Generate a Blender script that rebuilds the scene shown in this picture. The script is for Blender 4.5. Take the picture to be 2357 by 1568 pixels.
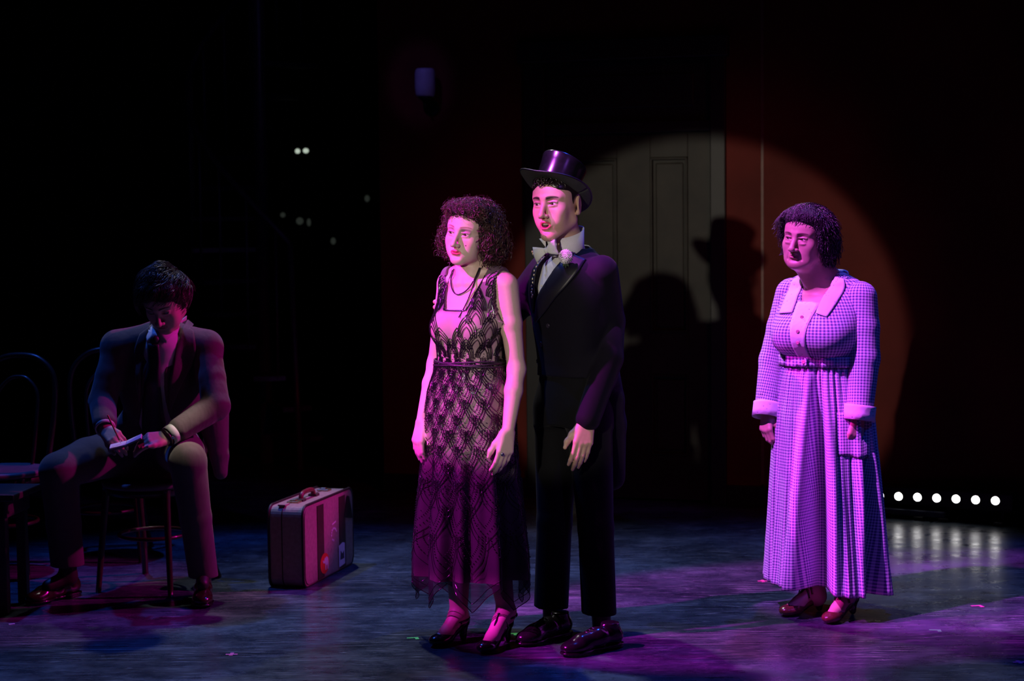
import bpy, bmesh, math, random
import numpy as np
from mathutils import Vector, Matrix
from mathutils.bvhtree import BVHTree

for _o in list(bpy.data.objects):
    bpy.data.objects.remove(_o)
scene = bpy.context.scene
COL = scene.collection
random.seed(7); rng = np.random.default_rng(7)
pi = math.pi
def V(*a): return np.array(a, float)

# ------------------------------------------------------------------ camera
IW, IH, FPX, CAMH = 2357, 1568, 4100.0, 1.60
PITCH = math.atan((784 - 506) / FPX); ROLL = 0.0105
_f = V(0, math.cos(PITCH), -math.sin(PITCH))
_r0 = V(1, 0, 0); _u0 = V(0, math.sin(PITCH), math.cos(PITCH))
_r = math.cos(ROLL) * _r0 - math.sin(ROLL) * _u0
_u = math.sin(ROLL) * _r0 + math.cos(ROLL) * _u0
CAMP = V(0, 0, CAMH)
cd = bpy.data.cameras.new('camera'); cam = bpy.data.objects.new('camera', cd); COL.objects.link(cam)
cd.sensor_width = 36.0; cd.lens = 36.0 * FPX / IW; cd.clip_start = 0.1; cd.clip_end = 60
cam.matrix_world = Matrix([[_r[0], _u[0], -_f[0], 0], [_r[1], _u[1], -_f[1], 0], [_r[2], _u[2], -_f[2], CAMH], [0, 0, 0, 1]])
cd.dof.use_dof = True; cd.dof.focus_distance = 6.8; cd.dof.aperture_fstop = 2.8
scene.camera = cam

def ray(px, py):
    return _f + _r * (px - IW / 2) / FPX - _u * (py - IH / 2) / FPX
def G(px, py, z=0.0):                       # pixel -> point on the horizontal plane at height z
    d = ray(px, py); t = (z - CAMH) / d[2]
    return CAMP + d * t
def P(px, py, y):                           # pixel -> point at world depth y
    d = ray(px, py)
    return CAMP + d * (y / d[1])

# ------------------------------------------------------------------ world, lights, exposure
scene.view_settings.view_transform = 'Standard'
scene.view_settings.look = 'None'
scene.view_settings.exposure = 0.0
scene.view_settings.gamma = 1.0
scene.view_settings.use_curve_mapping = False
wd = bpy.data.worlds.new('world'); scene.world = wd; wd.use_nodes = True
wd.node_tree.nodes['Background'].inputs[0].default_value = (0.25, 0.2, 1.0, 1)
wd.node_tree.nodes['Background'].inputs[1].default_value = 0.0006

def spot(name, loc, target, color, power, half_deg, blend=0.15, radius=0.06):
    ld = bpy.data.lights.new(name, 'SPOT'); lo = bpy.data.objects.new(name, ld); COL.objects.link(lo)
    ld.color = color; ld.energy = power; ld.spot_size = math.radians(2 * half_deg); ld.spot_blend = blend
    ld.shadow_soft_size = radius
    lo.location = loc
    lo.rotation_euler = (Vector(target) - Vector(loc)).to_track_quat('-Z', 'Y').to_euler()
    return lo
# followspot from the front of house, left of the camera: neutral light on the couple, shadows on the set wall
spot('follow_spot', (-1.86, 1.00, 2.38), (-1.86 + 5 * math.sin(0.312), 1.00 + 5 * math.cos(0.312), 2.38 - 5 * 0.160), (1.0, 0.90, 0.75), 640, 7.2, 0.10, 0.045)
# magenta booms from the left, for the couple and for the woman in gingham
spot('magenta_boom', (-3.7, 5.35, 4.1), (0.0, 6.75, 0.90), (0.90, 0.020, 0.86), 2900, 9.0, 0.35, 0.04)
spot('magenta_boom_far', (-1.75, 5.05, 5.3), (1.20, 7.12, 0.93), (0.70, 0.10, 1.0), 3500, 6.8, 0.30, 0.04)
# magenta boom from the right for the seated man and the suitcase
spot('magenta_cross', (2.9, 8.05, 3.3), (-1.30, 7.62, 0.60), (1.0, 0.010, 0.55), 600, 9.5, 0.4, 0.05)
# violet from the right front
spot('violet_front', (4.2, 1.2, 4.2), (0.20, 6.9, 1.05), (0.36, 0.10, 1.0), 200, 6.3, 0.5, 0.08)
spot('blue_front', (2.9, 2.4, 4.2), (1.24, 7.1, 0.85), (0.0, 0.08, 1.0), 170, 8.0, 0.5, 0.08)
# blue from overhead
spot('blue_top_left', (-2.4, 8.4, 5.6), (-1.2, 7.2, 0.2), (0.03, 0.14, 1.0), 560, 23.0, 0.6, 0.08)
spot('blue_top_right', (1.8, 8.6, 5.6), (1.1, 6.9, 0.2), (0.015, 0.10, 1.0), 460, 26.0, 0.6, 0.08)
spot('added_sconce_fill', (-1.9, 6.4, 5.2), (-0.52, 10.4, 2.40), (0.22, 0.16, 1.0), 90, 2.6, 0.5, 0.05)  # added narrow blue lamp, only to brighten the wall sconce
# dim white specials from above: floor, and the seated man's knee
spot('white_top', (-1.3, 9.9, 5.8), (0.35, 6.7, 0.0), (0.95, 0.90, 0.90), 520, 24.0, 0.9, 0.10)
spot('knee_special', (-0.5, 6.7, 5.4), (-1.36, 7.38, 0.62), (1.0, 0.9, 0.75), 1200, 1.25, 0.7, 0.05)
spot('added_red_wall_fill', (2.5, 3.0, 4.5), (0.55, 10.1, 0.75), (1.0, 0.03, 0.03), 85, 13.5, 0.9, 0.1)  # added red lamp that lifts the dim red-painted wall

# ------------------------------------------------------------------ helpers: objects
ORG = {}
def thing(name, label, cat, loc, group=None):
    o = bpy.data.objects.new(name, None); COL.objects.link(o)
    o.location = loc; o.empty_display_size = 0.1
    ORG[o] = np.array(loc, float)
    o['label'] = label; o['category'] = cat
    if group: o['group'] = group
    return o
def tag(o, label=None, cat=None, group=None, kind=None):
    if label: o['label'] = label
    if cat: o['category'] = cat
    if group: o['group'] = group
    if kind: o['kind'] = kind
    return o
def meshdata(name, v, faces, smooth=True, attrs=None, mat=None):
    v = np.asarray(v, float)
    me = bpy.data.meshes.new(name)
    if isinstance(faces, np.ndarray):
        k = faces.shape[1]; m = len(faces); idx = faces.ravel(); st = np.arange(m) * k
    else:
        m = len(faces); ln = np.array([len(f) for f in faces]); st = np.concatenate([[0], np.cumsum(ln)[:-1]]).astype(int)
        idx = np.concatenate([np.asarray(f) for f in faces])
    me.vertices.add(len(v)); me.vertices.foreach_set('co', v.astype(np.float32).ravel())
    me.loops.add(len(idx)); me.loops.foreach_set('vertex_index', idx.astype(np.int32))
    me.polygons.add(m); me.polygons.foreach_set('loop_start', st.astype(np.int32))
    me.update(calc_edges=True)
    me.polygons.foreach_set('use_smooth', np.full(m, bool(smooth)))
    if attrs:
        for an, av in attrs.items():
            av = np.asarray(av, np.float32)
            if av.ndim == 1:
                a = me.attributes.new(an, 'FLOAT', 'POINT'); a.data.foreach_set('value', av)
            elif av.shape[1] == 3:
                a = me.attributes.new(an, 'FLOAT_VECTOR', 'POINT'); a.data.foreach_set('vector', av.ravel())
    if mat: me.materials.append(mat)
    me.update()
    return me
def mk(name, vf, mat, parent=None, smooth=True, attrs=None, loc=None):
    """vf = (verts in world coordinates, faces); parent an Empty or one of its parts"""
    v, f = vf[0], vf[1]
    v = np.asarray(v, float)
    if parent is not None: org = ORG[parent]
    else: org = np.array(loc, float) if loc is not None else V((v[:, 0].min() + v[:, 0].max()) / 2, (v[:, 1].min() + v[:, 1].max()) / 2, v[:, 2].min())
    o = bpy.data.objects.new(name, meshdata(name, v - org, f, smooth, attrs, mat)); COL.objects.link(o)
    if parent is not None: o.parent = parent
    else: o.location = org
    ORG[o] = org
    return o
def copy_tree(o, parent=None):
    c = o.copy(); COL.objects.link(c); c.parent = parent
    for ch in list(o.children): copy_tree(ch, c)
    return c
def join(*vfs):
    vs, fs, n = [], [], 0
    for v, f in vfs:
        vs.append(np.asarray(v, float))
        if isinstance(f, np.ndarray): f = f.tolist()
        fs += [[i + n for i in q] for q in f]; n += len(v)
    return np.vstack(vs), fs
def joinq(*vfs):                          # same face size arrays, fast
    vs, fs, n = [], [], 0
    for v, f in vfs:
        vs.append(v); fs.append(np.asarray(f) + n); n += len(v)
    return np.vstack(vs), np.vstack(fs)
def xf(vf, R=None, t=None, s=1.0):
    v = np.asarray(vf[0], float) * s
    if R is not None: v = v @ np.asarray(R).T
    if t is not None: v = v + np.asarray(t)
    return v, vf[1]
def rotz(a): c, s = math.cos(a), math.sin(a); return np.array([[c, -s, 0], [s, c, 0], [0, 0, 1.]])
def rotx(a): c, s = math.cos(a), math.sin(a); return np.array([[1., 0, 0], [0, c, -s], [0, s, c]])
def roty(a): c, s = math.cos(a), math.sin(a); return np.array([[c, 0, s], [0, 1., 0], [-s, 0, c]])
def nrm(a): a = np.asarray(a, float); return a / (np.linalg.norm(a) + 1e-12)

# ------------------------------------------------------------------ helpers: shapes
def box(lo, hi, bev=0.0, seg=2):
    lo = np.array(lo, float); hi = np.array(hi, float)
    bm = bmesh.new(); bmesh.ops.create_cube(bm, size=1.0)
    for v in bm.verts: v.co = Vector(((lo + hi) / 2 + np.array(v.co) * (hi - lo)).tolist())
    if bev > 0: bmesh.ops.bevel(bm, geom=bm.edges[:], offset=bev, segments=seg, profile=0.6, affect='EDGES')
    bm.verts.index_update()
    r = (np.array([v.co[:] for v in bm.verts]), [[v.index for v in f.verts] for f in bm.faces]); bm.free()
    return r
def catmull(pts, n):
    pts = np.asarray(pts, float)
    t = np.linspace(0, len(pts) - 1, n); i = np.minimum(t.astype(int), len(pts) - 2); u = (t - i)[:, None]
    p1 = pts[i]; p2 = pts[i + 1]; p0 = pts[np.maximum(i - 1, 0)]; p3 = pts[np.minimum(i + 2, len(pts) - 1)]
    return 0.5 * (2 * p1 + (p2 - p0) * u + (2 * p0 - 5 * p1 + 4 * p2 - p3) * u ** 2 + (3 * p1 - p0 - 3 * p2 + p3) * u ** 3)
def tube(path, rad, sides=8, cap=True, closed=False, flat=1.0, up=None):
    path = np.asarray(path, float); S = len(path)
    rad = np.full(S, rad) if np.isscalar(rad) else np.asarray(rad, float)
    T = np.gradient(path, axis=0)
    if closed: T = np.roll(path, -1, 0) - np.roll(path, 1, 0)
    T /= np.linalg.norm(T, axis=1)[:, None] + 1e-12
    n0 = np.array(up, float) if up is not None else (V(0, 0, 1) if abs(T[0, 2]) < 0.9 else V(1, 0, 0))
    N = np.zeros_like(path)
    for i in range(S):
        n = n0 - T[i] * (n0 @ T[i]); n /= np.linalg.norm(n) + 1e-12; N[i] = n
        if up is None: n0 = n
    B = np.cross(T, N)
    a = np.arange(sides) / sides * 2 * pi
    v = path[:, None] + rad[:, None, None] * (np.cos(a)[None, :, None] * N[:, None] * flat + np.sin(a)[None, :, None] * B[:, None])
    v = v.reshape(-1, 3); f = []
    R = S if closed else S - 1
    for i in range(R):
        for j in range(sides):
            k = (j + 1) % sides; i2 = (i + 1) % S
            f.append([i * sides + j, i2 * sides + j, i2 * sides + k, i * sides + k][::-1])
    if cap and not closed:
        f.append(list(range(sides))); f.append([(S - 1) * sides + j for j in range(sides)][::-1])
    return v, f
def tubes(paths, rads, sides=4):
    """many thin strands at once: paths (N,S,3), rads (N,S)"""
    N, S, _ = paths.shape
    T = np.gradient(paths, axis=1); T /= np.linalg.norm(T, axis=2, keepdims=True) + 1e-12
    ref = np.array([0.37, 0.61, 0.70]); n = np.cross(T, ref); n /= np.linalg.norm(n, axis=2, keepdims=True) + 1e-9
    b = np.cross(T, n)
    a = np.arange(sides) / sides * 2 * pi
    v = paths[:, :, None] + rads[:, :, None, None] * (np.cos(a)[None, None, :, None] * n[:, :, None] + np.sin(a)[None, None, :, None] * b[:, :, None])
    ii = np.arange(N * S * sides).reshape(N, S, sides)
    q = np.stack([ii[:, :-1], np.roll(ii[:, :-1], -1, 2), np.roll(ii[:, 1:], -1, 2), ii[:, 1:]], -1).reshape(-1, 4)
    return v.reshape(-1, 3), q
def beads(pts, r):
    """one small octahedron per point"""
    pts = np.asarray(pts, float); n = len(pts)
    r = np.full(n, r) if np.isscalar(r) else np.asarray(r)
    o = np.array([[1, 0, 0], [-1, 0, 0], [0, 1, 0], [0, -1, 0], [0, 0, 1], [0, 0, -1.]])
    f = np.array([[0, 2, 4], [2, 1, 4], [1, 3, 4], [3, 0, 4], [2, 0, 5], [1, 2, 5], [3, 1, 5], [0, 3, 5]])
    v = (pts[:, None] + r[:, None, None] * o[None]).reshape(-1, 3)
    return v, (f[None] + 6 * np.arange(n)[:, None, None]).reshape(-1, 3)
def ball(c, r, nu=16, nv=10, R=None):
    r = np.array([r, r, r] if np.isscalar(r) else r, float)
    u = np.arange(nu) / nu * 2 * pi; w = np.linspace(0, pi, nv + 1)[1:-1]
    v = [V(0, 0, 1)] + [V(math.sin(b) * math.cos(a), math.sin(b) * math.sin(a), math.cos(b)) for b in w for a in u] + [V(0, 0, -1)]
    v = np.array(v) * r; f = []
    for j in range(nu):
        f.append([0, 1 + j, 1 + (j + 1) % nu])
        for i in range(nv - 2):
            a = 1 + i * nu; f.append([a + j, a + nu + j, a + nu + (j + 1) % nu, a + (j + 1) % nu])
        a = 1 + (nv - 2) * nu; f.append([a + j, len(v) - 1, a + (j + 1) % nu])
    if R is not None: v = v @ np.asarray(R).T
    return v + np.asarray(c), f
def lathe(prof, seg=32, sx=1.0, sy=1.0, cap=True):
    prof = np.asarray(prof, float); a = np.arange(seg) / seg * 2 * pi
    v = np.array([[r * math.cos(t) * sx, r * math.sin(t) * sy, z] for r, z in prof for t in a]); f = []
    for i in range(len(prof) - 1):
        for j in range(seg):
            k = (j + 1) % seg; f.append([i * seg + j, i * seg + k, (i + 1) * seg + k, (i + 1) * seg + j])
    if cap:
        f.append(list(range(seg))[::-1]); f.append([(len(prof) - 1) * seg + j for j in range(seg)])
    return v, f
def grid(pts, closed_u=False):
    """pts (nv,nu,3) -> sheet"""
    nv, nu, _ = pts.shape; ii = np.arange(nv * nu).reshape(nv, nu)
    if closed_u: a, b = ii, np.roll(ii, -1, 1)
    else: a, b = ii[:, :-1], ii[:, 1:]
    q = np.stack([a[:-1], b[:-1], b[1:], a[1:]], -1).reshape(-1, 4)
    return pts.reshape(-1, 3), q
def slab(pts, th):
    """sheet (nv,nu,3) given thickness th along its normals, closed"""
    pts = np.asarray(pts, float); du = np.gradient(pts, axis=1); dv = np.gradient(pts, axis=0)
    n = np.cross(du, dv); n /= np.linalg.norm(n, axis=2, keepdims=True) + 1e-12
    nv, nu, _ = pts.shape
    A, B = pts + n * th / 2, pts - n * th / 2
    ii = np.arange(nv * nu).reshape(nv, nu); m = nv * nu
    q = np.stack([ii[:-1, :-1], ii[:-1, 1:], ii[1:, 1:], ii[1:, :-1]], -1).reshape(-1, 4)
    fs = [q, q[:, ::-1] + m]
    for e in (ii[0], ii[:, -1], ii[-1][::-1], ii[:, 0][::-1]):
        fs.append(np.stack([e[1:], e[:-1], e[:-1] + m, e[1:] + m], -1))
    return np.vstack([A.reshape(-1, 3), B.reshape(-1, 3)]), np.vstack(fs)
def plate(poly, th, O, U, W, N):
    """flat outline (2D list) extruded: point = O + x U + y W, thickness th along N"""
    poly = np.asarray(poly, float); n = len(poly)
    a = np.asarray(O) + poly[:, :1] * np.asarray(U) + poly[:, 1:2] * np.asarray(W)
    v = np.vstack([a, a + np.asarray(N) * th])
    f = [list(range(n))[::-1], list(range(n, 2 * n))] + [[i, (i + 1) % n, n + (i + 1) % n, n + i] for i in range(n)]
    return v, f

# ------------------------------------------------------------------ helpers: signed distance modelling
def _box_R(R): return np.eye(3) if R is None else np.asarray(R, float)
class SDF:
    def __init__(s): s.ops = []
    def _a(s, ev, lo, hi, k, op): s.ops.append((ev, np.asarray(lo, float), np.asarray(hi, float), k, op)); return s
    def ell(s, c, r, R=None, k=0.01, op='u'):
        c = np.asarray(c, float); r = np.asarray(r, float); R = _box_R(R)
        def ev(X, Y, Z):
            x, y, z = X - c[0], Y - c[1], Z - c[2]
            u = [(R[0, i] * x + R[1, i] * y + R[2, i] * z) / r[i] for i in range(3)]
            k0 = np.sqrt(u[0] ** 2 + u[1] ** 2 + u[2] ** 2)
            k1 = np.sqrt((u[0] / r[0]) ** 2 + (u[1] / r[1]) ** 2 + (u[2] / r[2]) ** 2) + 1e-9
            return k0 * (k0 - 1) / k1
        m = r.max() if not np.allclose(R, np.eye(3)) else r
        return s._a(ev, c - m, c + m, k, op)
    def cone(s, a, b, r1, r2, k=0.01, op='u'):
        a = np.asarray(a, float); b = np.asarray(b, float); d = b - a; L = d @ d + 1e-12
        def ev(X, Y, Z):
            x, y, z = X - a[0], Y - a[1], Z - a[2]
            t = np.clip((x * d[0] + y * d[1] + z * d[2]) / L, 0, 1)
            return np.sqrt((x - t * d[0]) ** 2 + (y - t * d[1]) ** 2 + (z - t * d[2]) ** 2) - (r1 + (r2 - r1) * t)
        return s._a(ev, np.minimum(a - r1, b - r2), np.maximum(a + r1, b + r2), k, op)
    def chain(s, pts, rads, k=0.01, op='u'):
        for i in range(len(pts) - 1): s.cone(pts[i], pts[i + 1], rads[i], rads[i + 1], k if i == 0 else min(k, 0.012), op)
        return s
    def zl(s, zs, cx, cy, rx, ry, R=None, k=0.01, op='u', pw=2.0, o=(0, 0, 0)):
        """vertical loft: centre and half widths by height, in the frame R (columns: lateral, depth, up) at o"""
        zs = np.asarray(zs, float); R = _box_R(R); o = np.asarray(o, float)
        zz = np.linspace(zs[0], zs[-1], 160)
        idx = np.interp(zz, zs, np.arange(len(zs)))
        def sm(a):
            a = np.asarray(a, float) * np.ones(len(zs)); i = np.minimum(idx.astype(int), len(zs) - 2); u = idx - i
            p0, p1, p2, p3 = a[np.maximum(i - 1, 0)], a[i], a[i + 1], a[np.minimum(i + 2, len(a) - 1)]
            return 0.5 * (2 * p1 + (p2 - p0) * u + (2 * p0 - 5 * p1 + 4 * p2 - p3) * u ** 2 + (3 * p1 - p0 - 3 * p2 + p3) * u ** 3)
        CX, CY, RX, RY = sm(cx), sm(cy), sm(rx), sm(ry)
        def ev(X, Y, Z):
            x, y, z = X - o[0], Y - o[1], Z - o[2]
            u = R[0, 0] * x + R[1, 0] * y + R[2, 0] * z
            v = R[0, 1] * x + R[1, 1] * y + R[2, 1] * z
            w = R[0, 2] * x + R[1, 2] * y + R[2, 2] * z
            rx_, ry_ = np.interp(w, zz, RX), np.interp(w, zz, RY)
            a = np.abs((u - np.interp(w, zz, CX)) / rx_); b = np.abs((v - np.interp(w, zz, CY)) / ry_)
            q = (a ** pw + b ** pw) ** (1.0 / pw)
            return np.maximum((q - 1) * np.minimum(rx_, ry_) * 0.9, np.maximum(zz[0] - w, w - zz[-1]))
        m = max(np.max(np.abs(CX) + RX), np.max(np.abs(CY) + RY))
        e = np.array([[sx * m, sy * m, z] for sx in (-1, 1) for sy in (-1, 1) for z in (zz[0], zz[-1])]) @ R.T + o
        return s._a(ev, e.min(0), e.max(0), k, op)
    def bx(s, c, half, R=None, rd=0.0, k=0.01, op='u'):
        c = np.asarray(c, float); half = np.asarray(half, float); R = _box_R(R)
        def ev(X, Y, Z):
            x, y, z = X - c[0], Y - c[1], Z - c[2]
            u = [np.abs(R[0, i] * x + R[1, i] * y + R[2, i] * z) - half[i] + rd for i in range(3)]
            out = np.sqrt(np.maximum(u[0], 0) ** 2 + np.maximum(u[1], 0) ** 2 + np.maximum(u[2], 0) ** 2)
            return out + np.minimum(np.maximum(np.maximum(u[0], u[1]), u[2]), 0) - rd
        m = np.linalg.norm(half)
        return s._a(ev, c - m, c + m, k, op)
    def fn(s, ev, lo, hi, k=0.0, op='s'): return s._a(ev, lo, hi, k, op)
    def bounds(s):
        lo = np.min([o[1] for o in s.ops if o[4] == 'u'], 0); hi = np.max([o[2] for o in s.ops if o[4] == 'u'], 0)
        return lo - 0.012, hi + 0.012
    def field(s, lo, hi, h):
        n = np.maximum(np.ceil((hi - lo) / h).astype(int) + 1, 2)
        ax = [lo[i] + h * np.arange(n[i]) for i in range(3)]
        F = np.full(n, 0.05, np.float32)
        for ev, l, u, k, op in s.ops:
            m = k + 2.5 * h
            i0 = np.maximum(np.floor((l - m - lo) / h).astype(int), 0); i1 = np.minimum(np.ceil((u + m - lo) / h).astype(int) + 1, n)
            if np.any(i1 <= i0): continue
            if op == 'i': i0 = np.zeros(3, int); i1 = n
            sl = tuple(slice(a, b) for a, b in zip(i0, i1))
            d = ev(ax[0][sl[0]][:, None, None], ax[1][sl[1]][None, :, None], ax[2][sl[2]][None, None, :])
            f = F[sl]
            if op == 'u':
                if k > 0:
                    t = np.maximum(k - np.abs(f - d), 0) / k; F[sl] = np.minimum(f, d) - t * t * k * 0.25
                else: F[sl] = np.minimum(f, d)
            else:
                g = -d if op == 's' else d
                if k > 0:
                    t = np.maximum(k - np.abs(f - g), 0) / k; F[sl] = np.maximum(f, g) + t * t * k * 0.25
                else: F[sl] = np.maximum(f, g)
        return F
    def mesh(s, h, lo=None, hi=None):
        l, u = s.bounds()
        if lo is not None: l = np.maximum(l, lo)
        if hi is not None: u = np.minimum(u, hi)
        return surfnets(s.field(l, u, h), l, h)
def surfnets(F, org, h):
    n = F.shape; ins = F < 0
    cn = tuple(k - 1 for k in n)
    cnt = np.zeros(cn, np.int8)
    for a in (0, 1):
        for b in (0, 1):
            for c in (0, 1): cnt += ins[a:a + cn[0], b:b + cn[1], c:c + cn[2]]
    I = np.argwhere((cnt > 0) & (cnt < 8))
    if len(I) == 0: return np.zeros((0, 3)), np.zeros((0, 4), int)
    cid = np.full(cn, -1, np.int64); cid[I[:, 0], I[:, 1], I[:, 2]] = np.arange(len(I))
    cor = [(a, b, c) for a in (0, 1) for b in (0, 1) for c in (0, 1)]
    val = {q: F[I[:, 0] + q[0], I[:, 1] + q[1], I[:, 2] + q[2]].astype(float) for q in cor}
    acc = np.zeros((len(I), 3)); num = np.zeros(len(I))
    for q in cor:
        for ax in range(3):
            if q[ax] == 0:
                p = list(q); p[ax] = 1; p = tuple(p); a, b = val[q], val[p]
                m = (a < 0) != (b < 0); t = np.where(m, a / np.where(m, a - b, 1), 0)
                pos = np.array(q, float)[None] * np.ones((len(I), 1)); pos[:, ax] = t
                acc += pos * m[:, None]; num += m
    v = org + h * (I + acc / num[:, None])
    fs = []
    for ax in range(3):
        a1, a2 = [(1, 2), (2, 0), (0, 1)][ax]
        s0 = [slice(None)] * 3; s1 = [slice(None)] * 3
        s0[ax] = slice(0, n[ax] - 1); s1[ax] = slice(1, n[ax])
        A, B = ins[tuple(s0)], ins[tuple(s1)]
        E = np.argwhere(A != B)
        E = E[(E[:, a1] > 0) & (E[:, a2] > 0) & (E[:, a1] < n[a1] - 1) & (E[:, a2] < n[a2] - 1)]
        sg = A[E[:, 0], E[:, 1], E[:, 2]]
        def cell(d1, d2):
            e = E.copy(); e[:, a1] -= d1; e[:, a2] -= d2
            return cid[e[:, 0], e[:, 1], e[:, 2]]
        q = np.stack([cell(1, 1), cell(0, 1), cell(0, 0), cell(1, 0)], -1)
        q[~sg] = q[~sg][:, ::-1]
        fs.append(q)
    return v, np.vstack(fs)

# ------------------------------------------------------------------ helpers: materials
MATS = {}
def principled(name, color=(0.5, 0.5, 0.5), rough=0.5, metal=0.0, spec=0.5, coat=0.0, sheen=0.0, emit=None, estr=0.0):
    m = bpy.data.materials.new(name); m.use_nodes = True
    b = m.node_tree.nodes['Principled BSDF']
    b.inputs['Base Color'].default_value = (*color, 1); b.inputs['Roughness'].default_value = rough
    b.inputs['Metallic'].default_value = metal; b.inputs['Specular IOR Level'].default_value = spec
    b.inputs['Coat Weight'].default_value = coat; b.inputs['Sheen Weight'].default_value = sheen
    if emit: b.inputs['Emission Color'].default_value = (*emit, 1); b.inputs['Emission Strength'].default_value = estr
    MATS[name] = m
    return m
class NT:
    def __init__(s, m): s.t = m.node_tree; s.b = s.t.nodes['Principled BSDF']
    def n(s, ty, **kw):
        x = s.t.nodes.new(ty)
        for k, v in kw.items():
            if k in x.inputs: x.inputs[k].default_value = v
            else: setattr(x, k, v)
        return x
    def l(s, a, b): s.t.links.new(a, b)
    def math(s, op, a, b=None, clamp=False):
        x = s.t.nodes.new('ShaderNodeMath'); x.operation = op; x.use_clamp = clamp
        for i, q in enumerate((a, b)):
            if q is None: continue
            if isinstance(q, (int, float)): x.inputs[i].default_value = q
            else: s.l(q, x.inputs[i])
        return x.outputs[0]
    def mix(s, fac, a, b):
        x = s.t.nodes.new('ShaderNodeMix'); x.data_type = 'RGBA'
        for i, q in ((0, fac), (6, a), (7, b)):
            if isinstance(q, (int, float)): x.inputs[i].default_value = q
            elif isinstance(q, tuple): x.inputs[i].default_value = (*q[:3], 1)
            else: s.l(q, x.inputs[i])
        return x.outputs[2]
    def ramp(s, fac, stops):
        x = s.t.nodes.new('ShaderNodeValToRGB'); s.l(fac, x.inputs[0]); e = x.color_ramp.elements
        while len(e) < len(stops): e.new(0.5)
        for q, (p, c) in zip(e, stops): q.position = p; q.color = (*c, 1) if isinstance(c, tuple) else (c, c, c, 1)
        return x.outputs[0]
    def noise(s, vec, scale, detail=4, rough=0.55):
        x = s.t.nodes.new('ShaderNodeTexNoise'); x.inputs['Scale'].default_value = scale
        x.inputs['Detail'].default_value = detail; x.inputs['Roughness'].default_value = rough
        if vec is not None: s.l(vec, x.inputs['Vector'])
        return x.outputs[0]
    def coord(s, kind='Object', scale=None, rot=None):
        x = s.t.nodes.new('ShaderNodeTexCoord'); o = x.outputs[kind]
        if scale or rot:
            m = s.t.nodes.new('ShaderNodeMapping'); s.l(o, m.inputs[0])
            if scale: m.inputs['Scale'].default_value = scale
            if rot: m.inputs['Rotation'].default_value = rot
            o = m.outputs[0]
        return o
    def bump(s, h, strength=0.3, dist=0.01):
        x = s.t.nodes.new('ShaderNodeBump'); x.inputs['Strength'].default_value = strength; x.inputs['Distance'].default_value = dist
        s.l(h, x.inputs['Height']); s.l(x.outputs[0], s.b.inputs['Normal'])
    def attr(s, name):
        x = s.t.nodes.new('ShaderNodeAttribute'); x.attribute_name = name; return x
def grainy(name, color, rough, amt=0.25, scale=40, bump=0.15, bdist=0.002, **kw):
    """a plain material with a little procedural variation"""
    m = principled(name, color, rough, **kw); t = NT(m); c = t.coord()
    nz = t.noise(c, scale)
    lo = tuple(x * (1 - amt) for x in color); hi = tuple(min(1, x * (1 + amt)) for x in color)
    t.l(t.ramp(nz, [(0.3, lo), (0.7, hi)]), t.b.inputs['Base Color'])
    if bump: t.bump(nz, bump, bdist)
    return m

# ------------------------------------------------------------------ the stage: floor, set wall, door, trim
def floor_material():
    m = principled('stage_floor_paint', (0.05, 0.05, 0.06), 0.35); t = NT(m)
    c = t.coord('Object'); cs = t.coord('Object', scale=(1.0, 1.5, 1.0), rot=(0, 0, 0.3))
    big = t.noise(cs, 1.5, 5, 0.62); mid = t.noise(cs, 7.0, 7, 0.72)
    base = t.ramp(big, [(0.36, (0.015, 0.022, 0.034)), (0.52, (0.050, 0.072, 0.096)), (0.68, (0.13, 0.175, 0.21))])
    base = t.mix(t.ramp(mid, [(0.35, 0.75), (0.7, 0.0)]), base, (0.014, 0.020, 0.030))
    scr = None                                            # fine scuffs and scratches in several directions
    for i, (sc, rz, w) in enumerate([((0.7, 30, 1), 0.10, 0.020), ((0.9, 22, 1), -0.28, 0.018), ((1.2, 26, 1), 0.55, 0.016), ((2.2, 46, 1), -0.05, 0.022)]):
        mp = t.coord('Object', scale=sc, rot=(0, 0, rz))
        nz = t.noise(mp, 1.4, 3, 0.5)
        line = t.ramp(t.math('ABSOLUTE', t.math('SUBTRACT', nz, 0.5 + 0.02 * i)), [(0.0, 1.0), (w, 0.0)])
        line = t.math('MULTIPLY', line, t.ramp(t.noise(c, 1.7 + i, 3), [(0.48, 0.0), (0.66, 1.0)]))
        scr = line if scr is None else t.math('MAXIMUM', scr, line)
    fine = t.ramp(t.noise(t.coord('Object', scale=(9, 16, 1), rot=(0, 0, 0.5)), 4.0, 7, 0.8), [(0.56, 0.0), (0.70, 0.9)])
    scr = t.math('MAXIMUM', t.math('MULTIPLY', scr, 0.8), t.math('MULTIPLY', fine, t.ramp(big, [(0.45, 0.0), (0.6, 1.0)])))
    grit = t.ramp(t.noise(t.coord('Object', scale=(1, 1.3, 1)), 48, 6, 0.8), [(0.55, 0.0), (0.68, 0.45)])
    scr = t.math('MAXIMUM', scr, t.math('MULTIPLY', grit, t.ramp(t.noise(c, 2.3, 4), [(0.38, 0.15), (0.62, 1.0)])))
    t.l(t.mix(scr, base, (0.34, 0.38, 0.42)), t.b.inputs['Base Color'])
    t.l(t.ramp(mid, [(0.3, 0.20), (0.7, 0.40)]), t.b.inputs['Roughness'])
    t.bump(t.math('ADD', mid, t.math('MULTIPLY', scr, 0.4)), 0.12, 0.004)
    return m
M_floor = floor_material()
M_red = grainy('red_flat_paint', (0.125, 0.016, 0.011), 0.6, 0.25, 2.2, 0.1, 0.003, spec=0.12)
M_seam = grainy('seam_tape', (0.16, 0.06, 0.045), 0.5, 0.2, 30)
M_black = grainy('black_paint', (0.006, 0.006, 0.007), 0.6, 0.3, 20)
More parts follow.
